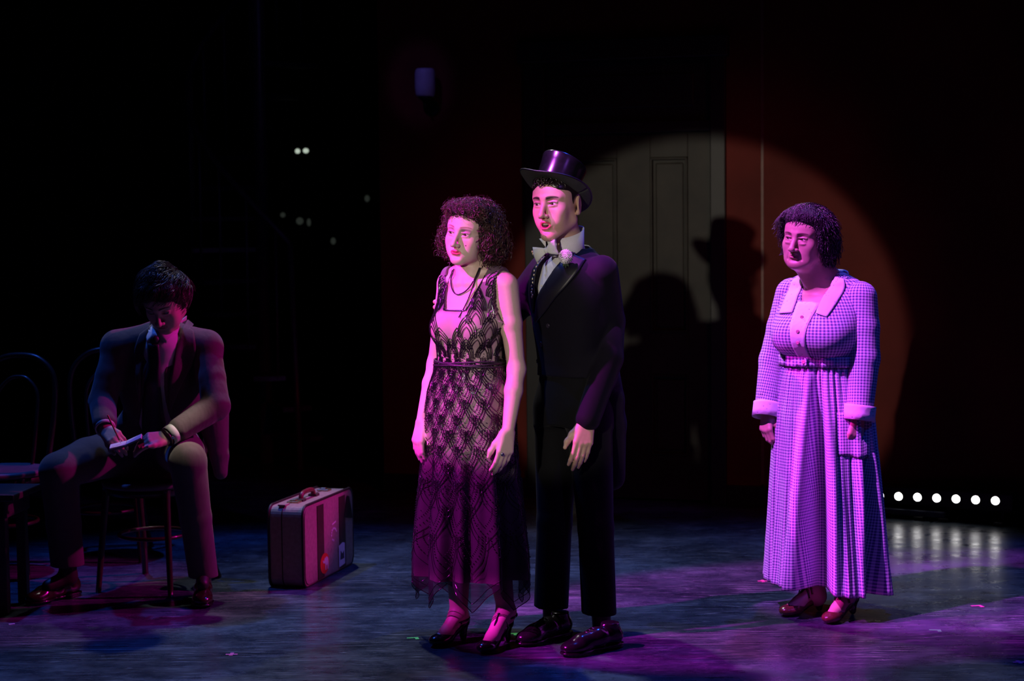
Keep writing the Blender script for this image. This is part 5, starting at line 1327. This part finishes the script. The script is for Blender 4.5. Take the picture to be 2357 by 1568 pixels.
def gingham_woman():
    Y0 = 7.15; b0 = P(1892, 1400, Y0); base = V(b0[0], Y0, 0)
    root = thing('person', 'person with short dark wavy hair in a long gingham dress with white collar', 'person', base)
    yaw = 0.62; R = yawR(yaw); L = lambda u, v, z: base + R @ V(u, v, z); J = lambda px, py, dy: P(px, py, Y0 + dy)
    F = Fr(J(1855, 546, -0.05), 0.66, 0.06, 0.10, 1.0)
    S = SDF(); nb = L(0, 0.005, 1.315)
    head_sdf(S, F, jaw=1.10, cheek=1.16, nose=1.12, lips=0.85, age=1.0, lid=0.0030, frown=0.005, neck_to=nb, neck_r=0.058, brow=1.05)
    S.cone(F.p(0, -0.012, -0.105), L(0, -0.045, 1.30), 0.036, 0.038, 0.03)
    S.zl([0.80, 0.90, 1.03, 1.13, 1.22, 1.29, 1.33], 0, [0, 0, 0, -0.02, -0.015, 0.0, 0.01], [.12, .12, .125, .150, .160, .135, .07], [.07, .075, .09, .125, .112, .085, .05], R, 0.03, o=base)
    for q in (-1, 1): S.cone(L(0, 0.012, 1.365), L(q * 0.135, 0.012, 1.292), 0.040, 0.040, 0.04)
    shl, shr = L(0.165, 0.01, 1.275), L(-0.150, 0.02, 1.285)
    ell_, wrl = J(1990, 825, -0.13), J(1976, 952, -0.16); elr, wrr = J(1779, 830, 0.10), J(1766, 945, 0.04)
    for a, b, c in ((shl, ell_, wrl), (shr, elr, wrr)): S.chain([a, b, c], [0.046, 0.038, 0.027], 0.03)
    hand_sdf(S, wrl, J(1962, 1040, -0.19) - wrl, V(0.35, -0.93, 0.05), 1, (0.42, 0.65, 0.40), (0.80, 0.42, -0.30), 1.0)
    hand_sdf(S, wrr, J(1762, 1020, 0.0) - wrr, V(-0.80, -0.55, 0.0), -1, (0.50, 0.70, 0.45), (0.80, 0.42, -0.30), 0.95)
    tl, hl = G(1900, 1440), G(1968, 1412); tr_, hr = G(1800, 1421), G(1893, 1405)
    ankl, ankr = P(1945, 1375, hl[1] - 0.05), P(1880, 1372, hr[1] - 0.03)
    for q, an, to, he in ((1, ankl, tl, hl), (-1, ankr, tr_, hr)):
        hp = L(q * 0.09, 0, 0.85); S.chain([hp, hp * 0.47 + an * 0.53, an], [0.055, 0.048, 0.036], 0.02); foot_sdf(S, to, he, 0.045, an)
    zc = 1.36
    v, f = body_parts(S, [(0.0021, V(-9, -9, zc), V(9, 9, 9)), (0.0036, V(-9, -9, 0.62), V(9, 9, zc + 0.004)), (0.005, V(-9, -9, -1), V(9, 9, 0.625))])
    col = face_paint(F, v, (0.52, 0.31, 0.25), (0.46, 0.17, 0.18), (0.05, 0.03, 0.03), shadow=(0.36, 0.19, 0.17), lidd=0.0030, browth=0.0030, browz=0.0215)
    mk('body', (v, f), M_skin, root, attrs={'fcol': col}); eyes(F, root, M_eye, (-0.30, -1, -0.15))
    # ------------- bodice
    D = SDF(); D.zl([0.99, 1.03, 1.09, 1.15, 1.22, 1.285, 1.325], 0, [0, -0.004, -0.034, -0.045, -0.024, 0.0, 0.01], [.156, .158, .182, .186, .182, .160, .10], [.122, .124, .150, .152, .130, .102, .07], R, 0.03, o=base)
    for q in (-1, 1):
        D.cone(L(0, 0.012, 1.372), L(q * 0.138, 0.012, 1.295), 0.044, 0.050, 0.04); D.ell(L(q * 0.075, -0.125, 1.125), (0.075, 0.065, 0.070), R, 0.04)
    # open neck in front: square-ish vee down to the inset panel
    def neck(X, Y, Z):
        x, y = X - base[0], Y - base[1]; u = R[0, 0] * x + R[1, 0] * y; w = R[0, 1] * x + R[1, 1] * y; z = Z + 0 * X
        hw = np.interp(z, [1.22, 1.262, 1.32, 1.42], [0.030, 0.042, 0.060, 0.075])
        return np.maximum(np.maximum(np.abs(u) - hw, 1.262 - z), w - 0.035 + 0 * z)
    D.fn(neck, base - 1, base + 2, 0.003, 's'); D.zl([1.27, 1.5], 0, 0.004, [.066, .078], [.062, .070], R, 0.0, 's', o=base)
    bv = D.mesh(0.0045)
    def wrap_uv(p, c, ax, ref, r):
        d = p - c; z = d @ ax; e1 = nrm(ref - ax * (ref @ ax)); e2 = np.cross(ax, e1); a = np.arctan2(d @ e2, d @ e1); return np.stack([a * r, z, 0 * z], 1)
    back = R @ V(0, -1, 0)
    bod = mk('bodice', bv, M_ging, root, attrs={'cuv': wrap_uv(bv[0], base, WZ, back, 0.165)})
    pj = Proj(base, R, bv)
    # ------------- sleeves and cuffs
    for a, b, c, r0 in ((shl, ell_, wrl, 0.060), (shr, elr, wrr, 0.056)):
        T = SDF(); cu = c + (b - c) * 0.10
        T.chain([a * 0.96 + L(0, 0, 1.27) * 0.04, a * 0.5 + b * 0.5 + V(0, 0, 0), b, cu], [0.068, r0 + 0.004, r0, r0 - 0.004], 0.02)
        ax = nrm(b - c); T.fn(lambda X, Y, Z, cu=cu, ax=ax: -((X - cu[0]) * ax[0] + (Y - cu[1]) * ax[1] + (Z - cu[2]) * ax[2]), base - 1, base + 2, 0.0, 'i')
        T.cone(c, cu + ax * 0.03, 0.045, 0.047, 0.004, 's')
        sv = T.mesh(0.0045); mk('sleeve', sv, M_ging, root, attrs={'cuv': wrap_uv(sv[0], c, nrm(a - c), back, 0.058)})
        th = np.linspace(0, 2 * pi, 41); e1 = nrm(np.cross(ax, V(1, 0, 0))); e2 = np.cross(ax, e1)
        g = np.array([[cu + ax * s_ + (e1 * math.cos(t) + e2 * math.sin(t)) * (r0 + 0.003 + 0.002 * math.sin(3 * t)) for t in th] for s_ in (-0.050, -0.025, 0.0, 0.010)])
        mk('cuff', slab(g, 0.004), M_eyelet, root)
    # ------------- skirt with deep folds
    zs = [0.115, 0.30, 0.55, 0.80, 0.95, 1.03]; na, nz_ = 300, 70
    A = np.linspace(0, 2 * pi, na, endpoint=False); Z = np.linspace(0.115, 1.03, nz_); AA, ZZ = np.meshgrid(A, Z)
    def sk(a, z, grow=0.0):
        cu = np.interp(z, zs, [.014, .012, .008, .004, 0, 0]); rx = np.interp(z, zs, [.252, .240, .222, .204, .178, .158]); ry = np.interp(z, zs, [.225, .212, .190, .165, .142, .126])
        am = np.interp(z, [0.1, 0.5, 0.8, 0.97, 1.03], [1.0, 0.92, 0.50, 0.12, 0.04])
        fo = 0
        for ce, wd, dp in ((-1.33, 0.25, 0.150), (-0.30, 0.17, 0.120), (0.30, 0.12, 0.06), (1.2, 0.2, 0.06), (2.2, 0.2, 0.06), (3.0, 0.16, 0.05), (-1.86, 0.05, 0.020), (-0.92, 0.06, 0.022), (-2.25, 0.06, 0.020), (-0.66, 0.04, 0.012)):
            dd = (a - ce + pi) % (2 * pi) - pi; w_ = wd * (0.45 + 0.75 * np.clip(1.03 - z, 0, 1)); fo = fo - dp * np.exp(-(dd / w_) ** 8) + 0.25 * dp * np.exp(-((np.abs(dd) - 1.5 * w_) / (0.6 * w_)) ** 2)
        ga = np.interp(z, [0.75, 0.95, 1.02], [0.0, 0.004, 0.005]) * np.sin(46 * a + 3 * np.sin(5 * a))
        r = fo * am + ga + 0.004 * np.sin(17 * a + 6 * z) * (1.03 - z)
        u = cu + (rx + r + grow) * np.cos(a); w = (ry + r + grow) * np.sin(a)
        hem = np.where(z < 0.2, 0.018 * np.cos(a - 0.4) * (0.2 - z) / 0.085, 0)
        return np.stack([base[0] + R[0, 0] * u + R[0, 1] * w, base[1] + R[1, 0] * u + R[1, 1] * w, z - hem], -1)
    pts = sk(AA, ZZ); ring = sk(np.append(A, 2 * pi), np.full(na + 1, 0.42)); arc = np.concatenate([[0], np.cumsum(np.linalg.norm(np.diff(ring, axis=0), axis=1))]); UU = np.tile(arc[:-1], (nz_, 1))
    uv = np.stack([UU, ZZ, 0 * ZZ], -1).reshape(-1, 3)
    pcl = np.concatenate([pts, pts[:, :1]], 1); ucl = np.concatenate([uv.reshape(nz_, na, 3), np.dstack([0 * Z + arc[-1], Z, 0 * Z]).reshape(nz_, 1, 3)], 1).reshape(-1, 3)
    svf = slab(pcl, 0.0025); mk('skirt', svf, M_ging, root, attrs={'cuv': np.vstack([ucl, ucl])})
    # belt with round tab and button
    th = np.linspace(0, 2 * pi, 90)
    g = np.array([sk(th, np.full(90, 1.0), 0.012) * 1.0 for _ in range(4)])
    for i, z in enumerate((1.004, 1.018, 1.032, 1.046)): g[i, :, 2] = z
    buv = np.stack([np.tile(th * 0.17, (4, 1)), np.repeat(np.array([[0.0], [0.014], [0.028], [0.042]]), 90, 1), np.zeros((4, 90))], -1).reshape(-1, 3)
    mk('belt', slab(g, 0.004), M_ging, root, attrs={'cuv': np.vstack([buv, buv])})
    bx_ = Proj(base, R, slab(g, 0.004)); tb = bx_.patch([(-0.10, 1.052), (-0.06, 1.052), (-0.02, 1.050), (0.008, 1.036)], [(-0.10, 1.006), (-0.06, 1.005), (-0.02, 1.004), (0.008, 1.014)], 14, 7, 0.005, 0.004)
    mk('belt_tab', tb, M_ging, root, attrs={'cuv': np.stack([tb[0][:, 0], tb[0][:, 2], 0 * tb[0][:, 0]], 1)}); button(root, bx_.at(-0.006, 1.027, 0.009), R @ V(0, -1, 0), 0.009, M_pbutton, 'belt_button')
    # patch pocket
    ps = Proj(base, R, svf); pk = ps.patch([(0.075, 0.83), (0.078, 0.75), (0.080, 0.665)], [(0.205, 0.83), (0.208, 0.75), (0.210, 0.645)], 10, 10, 0.004, 0.003, az=-0.35)
    mk('patch_pocket', pk, M_ging, root, attrs={'cuv': np.stack([pk[0][:, 0] * 1.05, pk[0][:, 2] + 0.004, 0 * pk[0][:, 0]], 1)})
    # ------------- white inset, collar, buttons
    mk('front_panel', pj.patch([(-0.050, 1.262), (-0.050, 1.20), (-0.040, 1.12), (-0.036, 1.045)], [(0.050, 1.262), (0.034, 1.20), (0.022, 1.12), (0.016, 1.045)], 18, 8, 0.0035, 0.003), M_eyelet, root)
    for z, u in ((1.205, -0.006), (1.150, -0.008), (1.105, -0.010)): button(root, pj.at(u, z, 0.006), R @ V(0, -1, 0), 0.0075, M_pbutton, 'dress_button')
    mk('collar', pj.patch([(0.070, 1.362), (0.062, 1.33), (0.050, 1.27), (0.046, 1.222)], [(0.108, 1.352), (0.118, 1.325), (0.112, 1.27), (0.094, 1.208)], 22, 9, 0.007, 0.004, bulge=0.003), M_eyelet, root)
    mk('collar', pj.patch([(-0.108, 1.352), (-0.120, 1.325), (-0.125, 1.27), (-0.128, 1.215)], [(-0.070, 1.362), (-0.064, 1.33), (-0.058, 1.27), (-0.058, 1.222)], 22, 9, 0.007, 0.004, bulge=0.003), M_eyelet, root)
    cr = [L(0.086 * math.sin(a), 0.014 + 0.070 * math.cos(a), 1.372 - 0.004 * (1 - math.cos(a))) for a in np.linspace(-1.5, 1.5, 25)]
    mk('collar_back', tube(np.array(cr), 0.016, 8, flat=1.0), M_eyelet, root)
    # ------------- hair
    HB = SDF(); HB.ell(F.p(0, 0.024, 0.036), np.array((0.098, 0.106, 0.094)) * F.s, F.R, 0.02); HB.ell(F.p(0.0, -0.045, 0.084), np.array((0.076, 0.044, 0.030)) * F.s, F.R, 0.03)
    HB.ell(F.p(0, 0.085, -0.040), np.array((0.088, 0.052, 0.070)) * F.s, F.R, 0.03)
    for q in (-1, 1): HB.ell(F.p(q * 0.084, 0.040, -0.025), np.array((0.026, 0.050, 0.058)) * F.s, F.R, 0.03)
    HB.ell(F.p(0, -0.125, -0.040), np.array((0.076, 0.104, 0.112)) * F.s, F.R, 0.012, 's')
    mk('hair', HB.mesh(0.005), M_hair_ob, root)
    hv, _ = HB.mesh(0.008); hl_ = F.loc(hv); hv = hv[hl_[:, 2] > -0.085]; hl_ = F.loc(hv)
    n = 3400; ii = rng.integers(0, len(hv), n); rp = hv[ii]; lp = hl_[ii]
    par = V(0.03, -0.02, 0.12); flow = lp - par; flow[:, 2] -= 0.06; flow = nrm_rows(flow); outl = nrm_rows(lp - V(0, 0.02, 0.0)); flow = nrm_rows(flow - outl * np.sum(flow * outl, 1, keepdims=True))
    S_ = 14; t = np.linspace(0, 1, S_)[None, :, None]; ln = rng.uniform(0.035, 0.075, (n, 1, 1)); ph = rng.uniform(0, 6.28, (n, 1, 1)) * 0.4 + lp[:, None, :1] * 40
    side = np.cross(flow, outl)
    paths = lp[:, None] + flow[:, None] * ln * t + side[:, None] * 0.0055 * np.sin(ph + 11 * t) + outl[:, None] * (0.003 + 0.0045 * np.sin(ph * 1.3 + 9 * t) - 0.006 * t * t) - V(0, 0, 1) * 0.012 * t * t
    ok = ~np.any((paths[:, :, 1] < -0.035) & (paths[:, :, 2] < 0.060 + 0.2 * np.abs(paths[:, :, 0])) & (np.abs(paths[:, :, 0]) < 0.075), axis=1); short = lp[:, None] + (paths - lp[:, None]) * 0.38; bad = lambda q_: np.any((q_[:, :, 1] < -0.035) & (q_[:, :, 2] < 0.060 + 0.2 * np.abs(q_[:, :, 0])) & (np.abs(q_[:, :, 0]) < 0.075), axis=1); paths = np.vstack([paths[ok], short[~ok][~bad(short[~ok])]]); n = len(paths)
    pw = F.c + (paths * F.s) @ F.R.T
    tag(mk('hair_waves', tubes(pw, 0.0013 * (1 - 0.6 * t[:, :, 0]) * np.ones((n, 1)), 4), M_hair_o, root), kind='stuff')
    fzl = hl_[:, 1] > -0.03; fz = hv[fzl][rng.integers(0, fzl.sum(), 500)]; curls(root, 'flyaway_hair', fz, nrm_rows(fz - F.c), M_hair_o, 500, 0.034, 0.006, 0.0007, 1.2, 0.4)
    lowc = (hl_[:, 2] < 0.03) & (hl_[:, 1] > 0.0); cv = hv[lowc][rng.integers(0, lowc.sum(), 520)]; curls(root, 'nape_curls', cv, nrm_rows(cv - F.c), M_hair_o, 520, 0.050, 0.0095, 0.0022, 1.5, 0.5, S=20, face=F)
    # ------------- jewellery, shoes
    mk('earring', ball(F.p(0.083, 0.003, -0.044), 0.0045, 12, 8), M_pearl, root)
    ax = nrm(ell_ - wrl); e1 = nrm(np.cross(ax, V(1, 0, 0))); e2 = np.cross(ax, e1); cb = wrl - ax * 0.004
    br = [cb + (e1 * math.cos(t) + e2 * math.sin(t)) * 0.031 for t in np.linspace(0, 2 * pi, 24, endpoint=False)]
    mk('bracelet', join(*[ball(p_, 0.0038, 8, 6) for p_ in br]), M_pearl, root)
    for to, he, an in ((tl, hl, ankl), (tr_, hr, ankr)):
        sh, pt = pump(root, to, he, M_brownleather, 0.045, name='shoe')
        t2 = pt(0.40, 0, 0.108)
        mk('tongue_strap', tube(catmull([pt(0.64, 0, 0.064), pt(0.52, 0, 0.088), t2], 12), 0.008, 6, flat=0.5), M_brownleather, sh)
        for k_ in range(2):
            c_ = pt(0.46 - 0.07 * k_, 0, 0.098 + 0.014 * k_); l_ = nrm(pt(0.5, 1, 0) - pt(0.5, 0, 0))
            mk('instep_strap', tube(catmull([c_ - l_ * 0.034 - WZ * 0.030, c_ - l_ * 0.022, c_ + WZ * 0.006, c_ + l_ * 0.022, c_ + l_ * 0.034 - WZ * 0.030], 16), 0.005, 6, flat=0.5), M_brownleather, sh)
        for q in (-1, 1): mk('bow_loop', ball(t2 + WZ * 0.012 + nrm(pt(0.5, 1, 0) - pt(0.5, 0, 0)) * q * 0.012, (0.011, 0.005, 0.006), 10, 6), M_brownleather, sh)
gingham_woman()

# ------------------------------------------------------------------ seated man writing in a notebook
M_suit = cloth('grey_suit_wool', (0.11, 0.085, 0.085), 0.85, 0.2, 0.8, 11, 0.014)
M_suittr = cloth('grey_trouser_wool', (0.12, 0.10, 0.095), 0.85, 0.2, 0.7, 10, 0.012)
M_tie = grainy('dark_tie_silk', (0.012, 0.012, 0.020), 0.5, 0.3, 60)
M_hair_s = hair_material('brown_hair', (0.018, 0.010, 0.008), (0.07, 0.042, 0.032), 0.34)
M_hair_sb = grainy('brown_hair_underlayer', (0.016, 0.010, 0.009), 0.7, 0.4, 100, 0.6, 0.006)
M_strap = leather('watch_strap_leather', (0.012, 0.010, 0.010), 0.4, 0.1)
def writer():
    hipY = 7.83; b0 = G(362, 1360); base = V(P(362, 1300, hipY)[0], hipY, 0)
    root = thing('person', 'person in a grey suit and tie sitting with head bowed, writing', 'person', base)
    yaw = 0.10; R = yawR(yaw); L = lambda u, v, z: base + R @ V(u, v, z)
    F = Fr(P(379, 690, 7.46), 0.20, 0.62, -0.02, 1.04)
    S = SDF(); nb = P(380, 762, 7.62)
    head_sdf(S, F, jaw=1.02, cheek=0.96, nose=1.05, lips=0.9, lid=0.0045, brow=1.1, neck_to=nb, neck_r=0.052)
    ch = P(378, 860, 7.64); wa = P(368, 985, 7.76); hi = V(base[0], hipY, 0.61)
    S.chain([P(379, 805, 7.63), ch, wa, hi], [0.085, 0.110, 0.105, 0.125], 0.04)
    shR, elR, wrR = P(476, 806, 7.62), P(497, 935, 7.50), P(386, 1006, 7.35)       # picture right
    shL, elL, wrL = P(270, 806, 7.60), P(236, 925, 7.52), P(243, 990, 7.36)       # picture left
    for a, b, c in ((shR, elR, wrR), (shL, elL, wrL)):
        S.cone(P(379, 800, 7.63), a, 0.06, 0.045, 0.03); S.chain([a, b, c], [0.042, 0.034, 0.026], 0.02)
    hipR, knR, anR = V(base[0] + 0.10, hipY - 0.02, 0.605), P(432, 1062, 7.36), P(468, 1318, 7.46)
    hipL, knL, anL = V(base[0] - 0.10, hipY - 0.02, 0.605), P(135, 1085, 7.42), P(158, 1328, 7.52)
    toR, heR = G(466, 1402), G(470, 1366); toL, heL = G(64, 1396), G(158, 1374)
    for a, b, c, to in ((hipR, knR, anR, toR), (hipL, knL, anL, toL)):
        S.chain([a, b], [0.085, 0.055], 0.03); S.chain([b, c], [0.055, 0.036], 0.02); S.cone(c, c * 0.5 + (to + V(0, 0, 0.05)) * 0.5, 0.034, 0.026, 0.02)
    nbk = P(275, 1026, 7.27)
    hand_sdf(S, wrR, P(318, 1018, 7.26) - wrR, V(0.10, -0.70, 0.65), -1, None, (0.80, 0.30, 0.25), 1.02, 0.06, curls=[(0.30, 0.50, 0.40), (0.55, 0.75, 0.5), (0.65, 0.8, 0.5), (0.7, 0.8, 0.5)])
    hand_sdf(S, wrL, P(280, 1020, 7.26) - wrL, V(-0.35, -0.55, 0.75), 1, None, (0.85, 0.35, -0.35), 1.0, 0.0, curls=[(0.55, 0.75, 0.45), (0.65, 0.85, 0.5), (0.75, 0.9, 0.5), (0.8, 0.9, 0.5)])
    v, f = body_parts(S, [(0.0026, V(-9, -9, 1.16), V(9, 9, 9)), (0.0032, V(-9, -9, 0.50), V(9, 9, 1.163)), (0.008, V(-9, -9, -1), V(9, 9, 0.505))])
    col = face_paint(F, v, (0.56, 0.36, 0.29), (0.48, 0.20, 0.18), (0.02, 0.012, 0.010), lidd=0.0045, browth=0.0040)
    col[v[:, 2] < 0.45] = (0.012, 0.012, 0.016)                          # socks
    mk('body', (v, f), M_skin, root, attrs={'fcol': col}); eyes(F, root, M_eye, (0, -0.8, -0.6))
    # ------------- shirt and tie
    SH = SDF(); SH.chain([P(379, 800, 7.60), ch + V(0, -0.02, 0), wa + V(0, -0.03, 0), hi + V(0, -0.02, 0.03)], [0.092, 0.118, 0.112, 0.125], 0.04); SH.cone(nb + V(0, -0.004, -0.01), P(379, 805, 7.60), 0.060, 0.085, 0.03)
    shv = SH.mesh(0.006); mk('shirt', shv, M_white, root)
    # ------------- jacket
    C = SDF(); C.chain([P(379, 808, 7.64), ch + V(0, 0, 0), wa, hi + V(0, 0.03, -0.02)], [0.108, 0.140, 0.138, 0.150], 0.04)
    for a, b, c, r in ((shR, elR, wrR, 0.060), (shL, elL, wrL, 0.058)):
        C.cone(P(379, 785, 7.64), a + V(0, 0, 0.0), 0.070, 0.064, 0.05); C.chain([a, a * 0.5 + b * 0.5, b, c + (b - c) * 0.24], [0.064, 0.060, r, 0.050], 0.018)
    C.ell(P(374, 880, 7.67), (0.192, 0.128, 0.21), None, 0.05); C.cone(P(379, 778, 7.65), P(476, 790, 7.63), 0.06, 0.052, 0.05); C.cone(P(379, 778, 7.65), P(268, 790, 7.62), 0.06, 0.052, 0.05)
    C.chain([P(490, 960, 7.72), P(505, 1050, 7.66), P(508, 1088, 7.64)], [0.07, 0.040, 0.030], 0.05)          # skirt of the jacket hanging at the side
    C.chain([P(300, 985, 7.70), P(292, 1050, 7.66)], [0.07, 0.04], 0.05)
    def opn(X, Y, Z):                                                    # open front, narrow below the chin, wide at the waist
        z = Z + 0 * X; xc = np.interp(z, [0.60, 0.85, 1.00, 1.18], [P(345, 1020, 7.5)[0], P(348, 920, 7.5)[0], P(358, 830, 7.5)[0], P(368, 770, 7.5)[0]])
        hw = np.interp(z, [0.58, 0.68, 0.80, 0.90, 1.00, 1.08, 1.2], [0.12, 0.090, 0.060, 0.046, 0.036, 0.036, 0.046]); return np.maximum(np.maximum(np.abs(X - xc) - hw, 0.50 - z), Y - 7.62 + 0 * z)
    C.fn(opn, base - 2, base + 2, 0.004, 's'); C.cone(nb + V(0, 0, -0.03), nb + V(0, -0.03, 0.12), 0.062, 0.068, 0.0, 's')
    cvf = C.mesh(0.005); mk('suit_jacket', cvf, M_suit, root)
    W_ = lambda px, py: (P(px, py, 7.52) - base)[[0, 2]]
    pj = Proj(base, np.eye(3), cvf, shv); ps = Proj(base, np.eye(3), shv)
    wl_ = lambda pts: [tuple(W_(a, b)) for a, b in pts]
    mk('lapel', pj.patch(wl_([(412, 742), (408, 790), (398, 840), (390, 900), (386, 940)]), wl_([(440, 765), (448, 800), (440, 835), (415, 890), (390, 945)]), 20, 7, 0.006, 0.004, bulge=0.003), M_suit, root)
    mk('lapel', pj.patch(wl_([(318, 770), (308, 805), (308, 840), (314, 890), (320, 940)]), wl_([(336, 755), (330, 800), (326, 840), (324, 900), (322, 945)]), 20, 7, 0.006, 0.004, bulge=0.003), M_suit, root)
    tl_ = wl_([(340, 790), (342, 830), (332, 890), (322, 950), (318, 1000), (330, 1018)]); tr_ = wl_([(368, 792), (372, 830), (372, 890), (372, 950), (374, 1000), (345, 1020)])
    tie = mk('tie', ps.patch(tl_, tr_, 24, 6, 0.010, 0.004, bulge=0.004), M_tie, root)
    mk('tie_knot', ball(ps.at(*W_(357, 783), 0.006), (0.021, 0.014, 0.022), 14, 10), M_tie, tie)
    for e_a, e_b in (([(364, 770), (372, 780), (384, 790)], [(410, 732), (409, 748), (403, 766)]), ([(352, 770), (347, 780), (338, 788)], [(338, 742), (334, 755), (331, 772)])):
        mk('collar_leaf', ps.patch(wl_(e_a), wl_(e_b), 8, 6, 0.009, 0.003), M_white, root)
    cl = []
    for a in np.linspace(-2.75, 2.75, 36):
        d_ = V(math.sin(a), math.cos(a) * 0.95, -0.45 * math.cos(a) * -1 * 0.3); fr_ = (1 - math.cos(a)) / 2; c_ = nb + V(0, -0.01, 0.012) + V(0, -0.02, -0.03) * fr_
        cl.append([c_ + d_ * 0.074 + WZ * (-0.034 - 0.018 * fr_), c_ + d_ * 0.070 + WZ * 0.0, c_ + d_ * 0.066 + WZ * 0.022])
    mk('shirt_collar', slab(np.array(cl).transpose(1, 0, 2), 0.004), M_white, root)
    # cuffs
    for b, c, nm in ((elR, wrR, 1), (elL, wrL, 0)):
        ax = nrm(b - c); e1 = nrm(np.cross(ax, V(1, 0, 0.2))); e2 = np.cross(ax, e1); th = np.linspace(0, 2 * pi, 33)
        g = np.array([[c + ax * s_ + (e1 * math.cos(t) + e2 * math.sin(t)) * 0.040 for t in th] for s_ in (0.004, 0.025, 0.055)]); cf = mk('shirt_cuff', slab(g, 0.004), M_white, root)
        if nm:
            button(root, c + ax * 0.02 + nrm(V(0.25, -0.9, -0.2)) * 0.042, V(0.25, -0.9, -0.2), 0.007, M_pearl, 'cufflink')
            mk('watch_strap', tube(np.array([c - ax * 0.006 + (e1 * math.cos(t) + e2 * math.sin(t)) * 0.034 for t in th[:-1]]), 0.007, 6, closed=True), M_strap, root)
    # ------------- trousers and shoes
    T = SDF(); T.chain([hi + V(-0.06, 0, -0.01), hi + V(0.06, 0, -0.01)], [0.135, 0.135], 0.03)
    T.chain([hipR, hipR * 0.4 + knR * 0.6 + V(0, 0, 0.012), knR, knR * 0.5 + anR * 0.5, anR + V(0, 0, -0.015)], [0.108, 0.092, 0.078, 0.066, 0.062], 0.03)
    T.chain([hipL, hipL * 0.4 + knL * 0.6 + V(0, 0, 0.012), knL, knL * 0.5 + anL * 0.5, anL + V(0, 0, 0.0)], [0.108, 0.094, 0.080, 0.072, 0.070], 0.03)
    T.fn(lambda X, Y, Z: 0.105 + np.where(X < base[0], 0.045, 0.0) - Z + 0 * Y, base - 2, base + 2, 0.0, 'i')
    mk('trousers', T.mesh(0.0055), M_suittr, root)
    M_dk = leather('dark_brown_leather', (0.030, 0.012, 0.010), 0.2)
    for to, he, m_ in ((toR, heR, M_dk), (toL, heL, M_dk)):
        f_ = nrm(to - he); mens_shoe(root, to, to - f_ * 0.285, m_, M_blackleather)
    # ------------- hair, swept to the side
    HB = SDF(); HB.ell(F.p(0, 0.016, 0.038), np.array((0.089, 0.108, 0.092)) * F.s, F.R, 0.02); HB.ell(F.p(0.0, -0.050, 0.082), np.array((0.074, 0.046, 0.036)) * F.s, F.R, 0.03)
    HB.ell(F.p(0, -0.130, -0.045), np.array((0.080, 0.108, 0.112)) * F.s, F.R, 0.012, 's'); HB.ell(F.p(0, 0.0, -0.150), np.array((0.14, 0.16, 0.105)) * F.s, F.R, 0.01, 's')
    for q in (-1, 1): HB.ell(F.p(q * 0.094, 0.012, -0.012), np.array((0.022, 0.024, 0.042)) * F.s, F.R, 0.006, 's')
    mk('hair', HB.mesh(0.005), M_hair_sb, root)
    hv, _ = HB.mesh(0.008); lp0 = F.loc(hv); lp0 = lp0[lp0[:, 2] > -0.03]
    n = 2600; lp = lp0[rng.integers(0, len(lp0), n)]
    par = V(0.055, 0.115, 0.085); fl_ = lp - par; outl = nrm_rows(lp - V(0, 0.015, 0.02)); fl_ = nrm_rows(fl_ - outl * np.sum(fl_ * outl, 1, keepdims=True))
    S_ = 12; t = np.linspace(0, 1, S_)[None, :, None]; ln = rng.uniform(0.04, 0.085, (n, 1, 1)); side = np.cross(fl_, outl); ph = lp[:, None, 1:2] * 60 + rng.uniform(0, 1.5, (n, 1, 1))
    paths = lp[:, None] + fl_[:, None] * ln * t + outl[:, None] * (0.002 + (0.010 + 0.008 * np.sin(lp[:, None, :1] * 90)) * np.sin(pi * t) - 0.010 * t * t) + side[:, None] * 0.006 * np.sin(ph + 5 * t)
    ok = ~np.any((paths[:, :, 1] < -0.04) & (paths[:, :, 2] < 0.045) & (np.abs(paths[:, :, 0]) < 0.07), axis=1); paths = paths[ok]
    tag(mk('hair_strands', tubes(F.c + (paths * F.s) @ F.R.T, 0.0014 * (1 - 0.6 * t[:, :, 0]) * np.ones((len(paths), 1)), 4), M_hair_s, root), kind='stuff')
    # ------------- notebook and pencil, held: things of their own
    nR = roty(-0.30) @ rotx(0.10) @ rotz(0.15)
    M_cover = grainy('dark_notebook_cover', (0.03, 0.022, 0.03), 0.6, 0.2, 50); M_paper = grainy('notebook_paper', (0.74, 0.72, 0.72), 0.8, 0.05, 80)
    nbk = P(291, 1021, 7.235); r2 = thing('notebook', 'small open notebook held by the seated man', 'notebook', nbk)
    for q in (-1, 1):
        tilt = roty(q * -0.10)
        bxv = box((0 if q > 0 else -0.070, -0.052, -0.006), (0.070 if q > 0 else 0, 0.052, -0.003), 0.0008); mk('cover', xf(bxv, nR @ tilt, nbk), M_cover, r2, smooth=False)
        bxv = box((0.001 if q > 0 else -0.067, -0.049, -0.003), (0.067 if q > 0 else -0.001, 0.049, 0.004), 0.0008); mk('page_block', xf(bxv, nR @ tilt, nbk), M_paper, r2, smooth=False)
    tip = nbk + nR @ V(-0.02, 0.0, 0.006); pe = tip + nrm(V(-0.35, -0.10, 0.85)) * 0.13
    r3 = thing('pencil', 'pencil in the seated man\'s hand above the notebook', 'pencil', tip)
    mk('shaft', tube([tip + (pe - tip) * 0.12, pe], 0.0036, 6), grainy('pencil_paint', (0.30, 0.18, 0.04), 0.4, 0.1, 50), r3, smooth=False); mk('point', tube([tip, tip + (pe - tip) * 0.12], np.array([0.0005, 0.0036]), 6), M_paper, r3)
writer()
